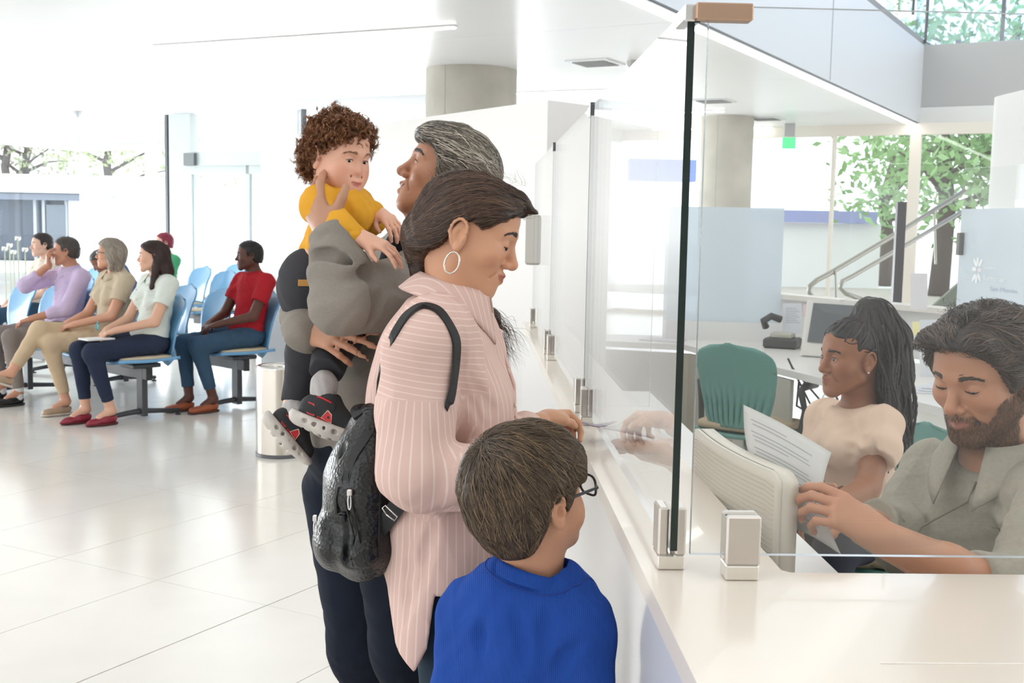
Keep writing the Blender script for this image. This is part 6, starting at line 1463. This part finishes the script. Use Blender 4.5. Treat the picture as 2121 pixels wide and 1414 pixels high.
# beard and moustache: short hairs standing on the jaw
V0, _ = s.surf(.004, hk.o-.13, hk.o+.13); q = hk.inv(V0); ax_ = np.abs(q[:, 0])
bz = np.interp(ax_, [0, .022, .030, .045, .060, .08], [-.043, -.046, -.052, -.060, -.042, .004])
mk = (q[:, 2] < bz) & (q[:, 2] > -.128) & (q[:, 1] > -.008+.3*np.clip(-q[:, 2]-.09, 0, 1)) & ~((np.abs(q[:, 2]+.0605) < .0085) & (ax_ < .022) & (q[:, 1] > .06))
cand = V0[mk]; Rt = cand[rng.integers(0, len(cand), 6500)]+rng.normal(size=(6500, 3))*.0012; Rt = s.project(Rt, .0003, 2)
pth, N_ = comb(s, Rt, lambda Q: np.tile(hk.d(0, .25, -1), (len(Q), 1)), .008, 4, .0012, .5, lift=.002)
taper_ribbons('beard', pth, .00042, HM(), K_, strand_cols(sr((92, 62, 42)), len(Rt), .3, sr((150, 104, 70)), .25), N_)
def kx(s):
    s.rc((-.03, .06, .090), (.05, .072, .078), .026, .022, .03); s.rc((.06, .04, .07), (.078, .05, .035), .020, .012, .02); s.el((0, -.03, .062), (.085, .09, .052), .03)
hs = hair_base(hk, (.014, .015, .008), [(-.14, -.075), (-.06, -.078), (-.035, -.060), (-.024, -.012), (-.008, .010), (.008, -.010), (.022, -.018), (.034, .018), (.052, .052), (.072, .080), (.10, .088), (.13, .086)], extra=kx)
hs.folds(.0055, 48, 21, (1, 1, 1), .2); hs.folds(.0015, 220, 22)
def flow_k(Q):
    q = hk.inv(Q); wv_ = np.sin(Q@np.array([[70, 10, 30], [20, 60, 0], [0, 40, 50]]))*.55
    return np.tile(hk.d(0, -1, .0), (len(Q), 1))+hk.R[:, 0]*np.sign(q[:, 0:1]+.02)*.7-hk.R[:, 2]*np.clip(.09-q[:, 2:3], 0, .2)*7+wv_
ho = hair_objs(hs, hk, K_, flow_k, 7500, .085, sr((56, 43, 37)), .0006, .003, 13, .0045, .25, light=sr((112, 88, 74)), frac=.28, dark=.5, var=.3)
curls('hair_curls', [hk.p(x, y, .125) for x, y in ((.0, .05), (.03, .03), (-.02, .02), (.05, .0), (0, -.03))], [hk.d(.2, .2, 1), hk.d(-.3, -.3, .8)], 90, .022, .006, 1.1, sr((48, 38, 34)), .0005, ho, sag=.5)
kh = mat('shirt_sage', sr((168, 162, 148)), .9, bump=('noise', 650, .45, .001), vary=(110, .06), spec=.12)
c = Sdf(); kf = unit(A3(-.80, -.60, 0)); c.rc(P(2050, 1090, 2.37), P(2062, 1330, 2.44), .155, .155, .05, flat=.78, n=kf)
c.rc(KR+A3(.02, 0, -.01), KL+A3(-.02, 0, -.01), .062, .062, .06); c.rc(P(2010, 975, 2.38), P(2100, 985, 2.28), .05, .05, .05)
c.chain([KR, P(1895, 1060, 2.46), ER, P(1812, 1085, 2.30)], [.064, .066, .064, .056], .03)
c.chain([KL, P(2150, 1150, 2.08), EL_, P(2030, 1200, 2.0)], [.078, .076, .068, .058], .03)
c.folds(.008, 24, 31, (1, 1, .7), .4); c.folds(.0032, 62, 32, (1, 1, 1), .4)
for pts_, r in ((((1900, 985), (1890, 1040), (1880, 1090)), .008), (((1960, 1010), (1940, 1090), (1930, 1170)), .007), (((2075, 1020), (2030, 1090), (2000, 1170)), .009), (((2100, 1010), (2060, 1090), (2040, 1180)), .008), (((2121, 1110), (2070, 1105), (2030, 1125)), .010), (((2121, 1150), (2060, 1150), (2010, 1165)), .008), (((1870, 1050), (1850, 1080), (1845, 1120)), .008), (((1935, 965), (1915, 1000), (1905, 1030)), .006)): groove(c, [P(x, y, 2.15) for x, y in pts_], r)
for a, b_, rr in ((P(1840, 1100, 2.33), P(1812, 1085, 2.30), .06), (P(2060, 1212, 2.01), P(2020, 1197, 1.99), .06)):
    n = unit(b_-a); pm = b_+n*.004; c.fn((lambda pm, n: lambda x, y, z: -((x-pm[0])*n[0]+(y-pm[1])*n[1]+(z-pm[2])*n[2]))(pm, n), 's', .004, pm-.085, pm+.085)
c.f = Frame(P(2052, 950, 2.31), kf, (0, 0, 1)); c.el((0, .02, .03), (.066, .080, .055), .008, 's'); c.f = WF
sdf_obj('shirt', c, .0038, kh, K_)
ck = Frame(P(2056, 946, 2.31), kf, (.0, -.0, 1)); collar(ck, K_, kh, .080, .084, .046, .70, .034, .065, wing=.03, tilt=.18)
pp = c.project(np.array([P(x, y, 2.25) for x, y in ((1992, 985), (1975, 1040), (1945, 1090), (1932, 1140), (1925, 1195))]), .0012, 5); MB().tube(pp, .0022, 5).build('placket', mat('placket_sage', sr((128, 122, 108)), .9), K_, True)
for px, py in ((1948, 1042), (1918, 1122), (1962, 985)):
    b_ = c.project(P(px-8, py, 2.2)[None], .001, 5)[0]; n = c.grad(b_[None])[0]; f = Frame(b_, n); MB().tube([f.p(0, 0, 0), f.p(0, .0025, 0)], .0055, 12).build('button', mat('button_sage', sr((178, 170, 154)), .3), K_)
pk = c.project(np.array([P(x, y, 2.2) for x, y in ((2012, 1205), (1968, 1092), (1998, 1104), (2030, 1120), (2040, 1200))][1:4]), .001, 5); MB().tube(pk, .0016, 5).build('pocket_edge', MATS['placket_sage'], K_, True)
lg = Sdf(); hp_ = A3(*XD(1.02, 2.48)); f_ = A3(-.80, -.60, 0)
for q in (-1, 1): a = hp_+A3(.6*q*.1, -.8*q*.1, .53); k = a+f_*.40; k[2] = .54; lg.rc(a, k, .085, .065, .04); lg.rc(k, A3(k[0], k[1], .1), .065, .05, .03); shoe(Frame(A3(k[0], k[1], .003)-f_*.05, f_), K_, mat('shoe_black'), mat('sole_white'))
sdf_obj('trousers', lg, .009, cloth('trousers_dark'), K_)

# the sheet he reads
def paper_fn(u, v):
    a, b_, c_, d_ = P(1540, 838, 2.30), P(1722, 937, 2.10), P(1742, 1148, 1.98), P(1622, 1085, 2.12)
    p = a*(1-u)*(1-v)+b_*u*(1-v)+c_*u*v+d_*(1-u)*v; return p+A3(-.02, .012, 0)*math.sin(v*math.pi)+A3(0, .010, .004)*math.sin(u*math.pi)
pap = sheet('paper_sheet', paper_fn, 14, 14, .0005, mat('paper_white', sr((215, 212, 208)), .75), None); tag(pap, 'printed sheet of paper held up by the bearded clerk', 'paper')
ink = mat('ink_faint', sr((168, 166, 168)), .8)
for k in range(22):
    v = .10+.035*k; u0 = .10+.02*(k % 3); L_ = .72 if k % 5 else .45
    if k in (2, 6): continue
    us = np.linspace(u0, u0+L_, 9); V = []
    for u in us: 
        p = paper_fn(u, v); p2 = paper_fn(u, v+.009); n = unit(np.cross(paper_fn(u+.02, v)-p, paper_fn(u, v+.02)-p)); n = n if n[1] < 0 else -n; V += [p+n*.0006, p2+n*.0006]
    mesh_obj('text_line', V, [(2*i, 2*i+1, 2*i+3, 2*i+2) for i in range(8)], ink, pap)

# the curved white monitor back on the clerk's desk
ms = thing('monitor', 'white curved monitor seen from behind on the inner desk', 'monitor')
def mon(off, inset=0.0):
    def fn(u, v):
        a, b_ = P(1440, 900, 2.50), P(1618, 1010, 2.02); a = A3(a[0], a[1], 0); b_ = A3(b_[0], b_[1], 0)
        u_ = inset+(1-2*inset)*u; v_ = inset+(1-2*inset)*v; top = 1.028-.016*max((abs(u_-.5)*2-.86)/.14, 0)**2
        p = a+(b_-a)*u_; n = unit(A3(b_[1]-a[1], -(b_[0]-a[0]), 0)); n = n if n[0] > 0 else -n
        p = p+n*(off-.020*math.sin(math.pi*u_)*(1 if True else 0)); p[2] = .775+(top-.775)*v_; return p
    return fn
mw = mat('monitor_ivory', sr((226, 218, 204)), .45)
sheet('housing', mon(.018), 28, 14, .030, mw, ms)
sheet('back_cover', mon(.0), 28, 14, .010, mw, ms); sheet('display', mon(.036, .04), 20, 10, .004, mat('screen_dark'), ms)
sm_ = mat('groove_ivory', sr((202, 194, 178)), .6)
for k in range(26):
    f_m = mon(-.0062); MB().tube([f_m(u, .06+.035*k*.98) for u in np.linspace(.03, .97, 16)], .0007, 4).build('ridge', sm_, ms)
m0 = mon(.03)(.5, 0); MB().box((m0[0], m0[1], .76), (.03, .05, .05)).build('stand', mw, ms); MB().box((m0[0], m0[1], .7455), (.16, .18, .010), None, .003).build('foot', mw, ms)

# ------------------------------------------------------------------ the braided clerk
Q_ = thing('person', 'woman clerk with long black braids in a pale peach t-shirt, seated in profile', 'person')
hq = Frame(P(1764, 742, 3.60), (-.965, -.26, -.03), (0, 0, 1), 1.02); skin_q = sr((156, 104, 76))
s = Sdf(); head_sdf(s, hq, jaw=.98, nose=.95, lips=1.25, smile=.4, cheek=1.1, eye_open=.0045, eye_low=.001); s.f = WF
QN = P(1782, 845, 3.66); s.chain([hq.p(0, -.03, -.05), P(1778, 805, 3.63), QN], [.048, .045, .060], .03)
QR, QL = P(1706, 865, 3.80), P(1832, 880, 3.50); s.rc(QR, QL, .045, .045, .05); s.rc(P(1775, 900, 3.66), P(1770, 1100, 3.68), .08, .10, .05)
QE, QW = P(1795, 1010, 3.38), P(1700, 1060, 3.18); s.rc(QL, QE, .045, .038, .02); s.rc(QE, QW, .037, .026, .02); hand(s, QW, unit(A3(-.8, -.4, -.1)), (0, 0, 1), 1, size=.9)
QE2, QW2 = P(1690, 1000, 3.72), P(1660, 1060, 3.45); s.rc(QR, QE2, .042, .036, .02); s.rc(QE2, QW2, .036, .026, .02); hand(s, QW2, unit(A3(-.6, -.5, -.1)), (0, 0, 1), -1, size=.9)
lo, hi = s.bounds(); zn = P(1780, 835, 3.64)[2]
sdf_obj('body', s, .005, SK(), Q_, face_col(hq, skin_q, lip=sr((150, 84, 76)), blush=.1), [(A3(-9, -9, zn-.06), A3(9, 9, 9), .0028), (lo, A3(9, 9, zn-.04), .006)])
eyes(hq, Q_, (-.1, .95, -.1), (.02, .012, .01)); lid_lines(hq, s, Q_, .0015, w=.0014); brows(hq, s, Q_, sr((38, 28, 24)), 90, w=.0008)
pe = cloth('tee_peach', sr((228, 200, 178))); qf = unit(A3(-.80, -.60, 0))
c = Sdf(); c.chain([QL, P(1822, 930, 3.42), P(1806, 962, 3.40)], [.056, .058, .057], .03)
n = unit(QE-QL); pm = P(1806, 950, 3.40); c.fn(lambda x, y, z: -((x-pm[0])*n[0]+(y-pm[1])*n[1]+(z-pm[2])*n[2]), 's', .004, pm-.09, pm+.09)
c.chain([QR, P(1692, 930, 3.77)], [.058, .058], .03)
c.rc(P(1776, 925, 3.66), P(1775, 1100, 3.70), .125, .13, .05, flat=.78, n=qf); c.rc(QR+A3(.02, 0, 0), QL+A3(-.02, 0, 0), .052, .052, .05)
c.rc(P(1745, 866, 3.72), P(1805, 872, 3.60), .045, .045, .04); c.rc(P(1728, 866, 3.62), P(1742, 892, 3.55), .045, .045, .04); c.el(P(1712, 925, 3.60), (.06, .06, .06), .05); c.el(P(1745, 930, 3.50), (.06, .06, .06), .05)
c.folds(.004, 34, 41); c.folds(.002, 85, 42)
for pts_ in (((1740, 900), (1760, 940), (1755, 1000)), ((1800, 900), (1825, 930), (1835, 960)), ((1765, 880), (1790, 910), (1800, 950))): groove(c, [P(x, y, 3.4) for x, y in pts_], .008)
c.f = Frame(P(1772, 830, 3.64), qf, (.0, -.0, 1)); c.el((0, .02, .02), (.082, .090, .042), .006, 's'); c.f = WF
sdf_obj('t_shirt', c, .0045, pe, Q_)
q_ = Sdf(); hpq = A3(*XD(1.22, 3.78))
for q in (-1, 1): a = hpq+A3(.6*q*.1, -.8*q*.1, .48)+qf*-.02; k = a+qf*.38; q_.rc(a, k, .085, .062, .04); q_.rc(k, A3(k[0], k[1], .09), .062, .045, .03); shoe(Frame(A3(k[0], k[1], .003)-qf*.05, qf), Q_, mat('shoe_black'), mat('sole_white'), L=.24)
sdf_obj('trousers', q_, .009, cloth('trousers_dark'), Q_)
# pulled-back hair, high ponytail, braids
hs = hair_base(hq, (.003, .004, .006), [(-.13, -.045), (-.06, -.040), (-.040, .0), (-.030, .030), (.010, .034), (.022, .024), (.038, .050), (.06, .066), (.09, .082)])
hs.f = hq; hs.rc((0, -.075, .105), (0, -.095, .125), .048, .042, .03); hs.f = WF
hs.chain([P(1806, 652, 3.62), P(1840, 700, 3.62), P(1848, 770, 3.62), P(1856, 860, 3.62)], [.056, .060, .056, .034], .03)
hs.folds(.005, 90, 7, (1, 1, .5), .4)
tq = P(1800, 640, 3.6); blk_h = sr((34, 28, 30))
def flow_q(Q):
    q = hq.inv(Q); back = (Q[:, 0] > tq[0]-.015)[:, None]; return np.where(back, np.tile(A3(.12, 0, -1), (len(Q), 1)), unit_rows(tq-Q))
ho = hair_objs(hs, hq, Q_, flow_q, 900, .16, blk_h, .0030, .0035, 18, .003, .12, light=sr((56, 46, 46)), frac=.25, dark=.55)
T_ = 40; tt = np.linspace(0, 1, T_)
for k in range(64):
    a = k*2.4; r0 = .065*math.sqrt((k+.5)/64); y0 = 3.60+r0*math.sin(a)*1.2
    x0 = 1838+r0*math.cos(a)*620; top = P(x0, 680+rng.uniform(-10, 60), y0); x1 = 1858+rng.uniform(-22, 34); bot = P(x1, rng.uniform(900, 985), y0+rng.normal()*.015)
    mid = P((x0+x1)/2+rng.uniform(0, 40)*(x0 > 1845), 800, y0-.02)
    p_ = np.outer((1-tt)**2, top)+np.outer(2*tt*(1-tt), mid)+np.outer(tt**2, bot); p_ += np.outer(np.sin(tt*rng.uniform(8, 16)+a)*.005, A3(1, 0, 0))
    MB().tube(p_, .0046*(1+.28*np.sin(tt*110+a))*np.minimum(1, (1-tt)*6+.35), 6).build('braid', mat('braid_black', blk_h, .5), Q_, True)
MB().lathe([(0, -.003), (.0038, 0), (0, .003)], hq.p(-.084, -.004, -.034), 10).build('earring', MATS['pearl'], Q_, True)
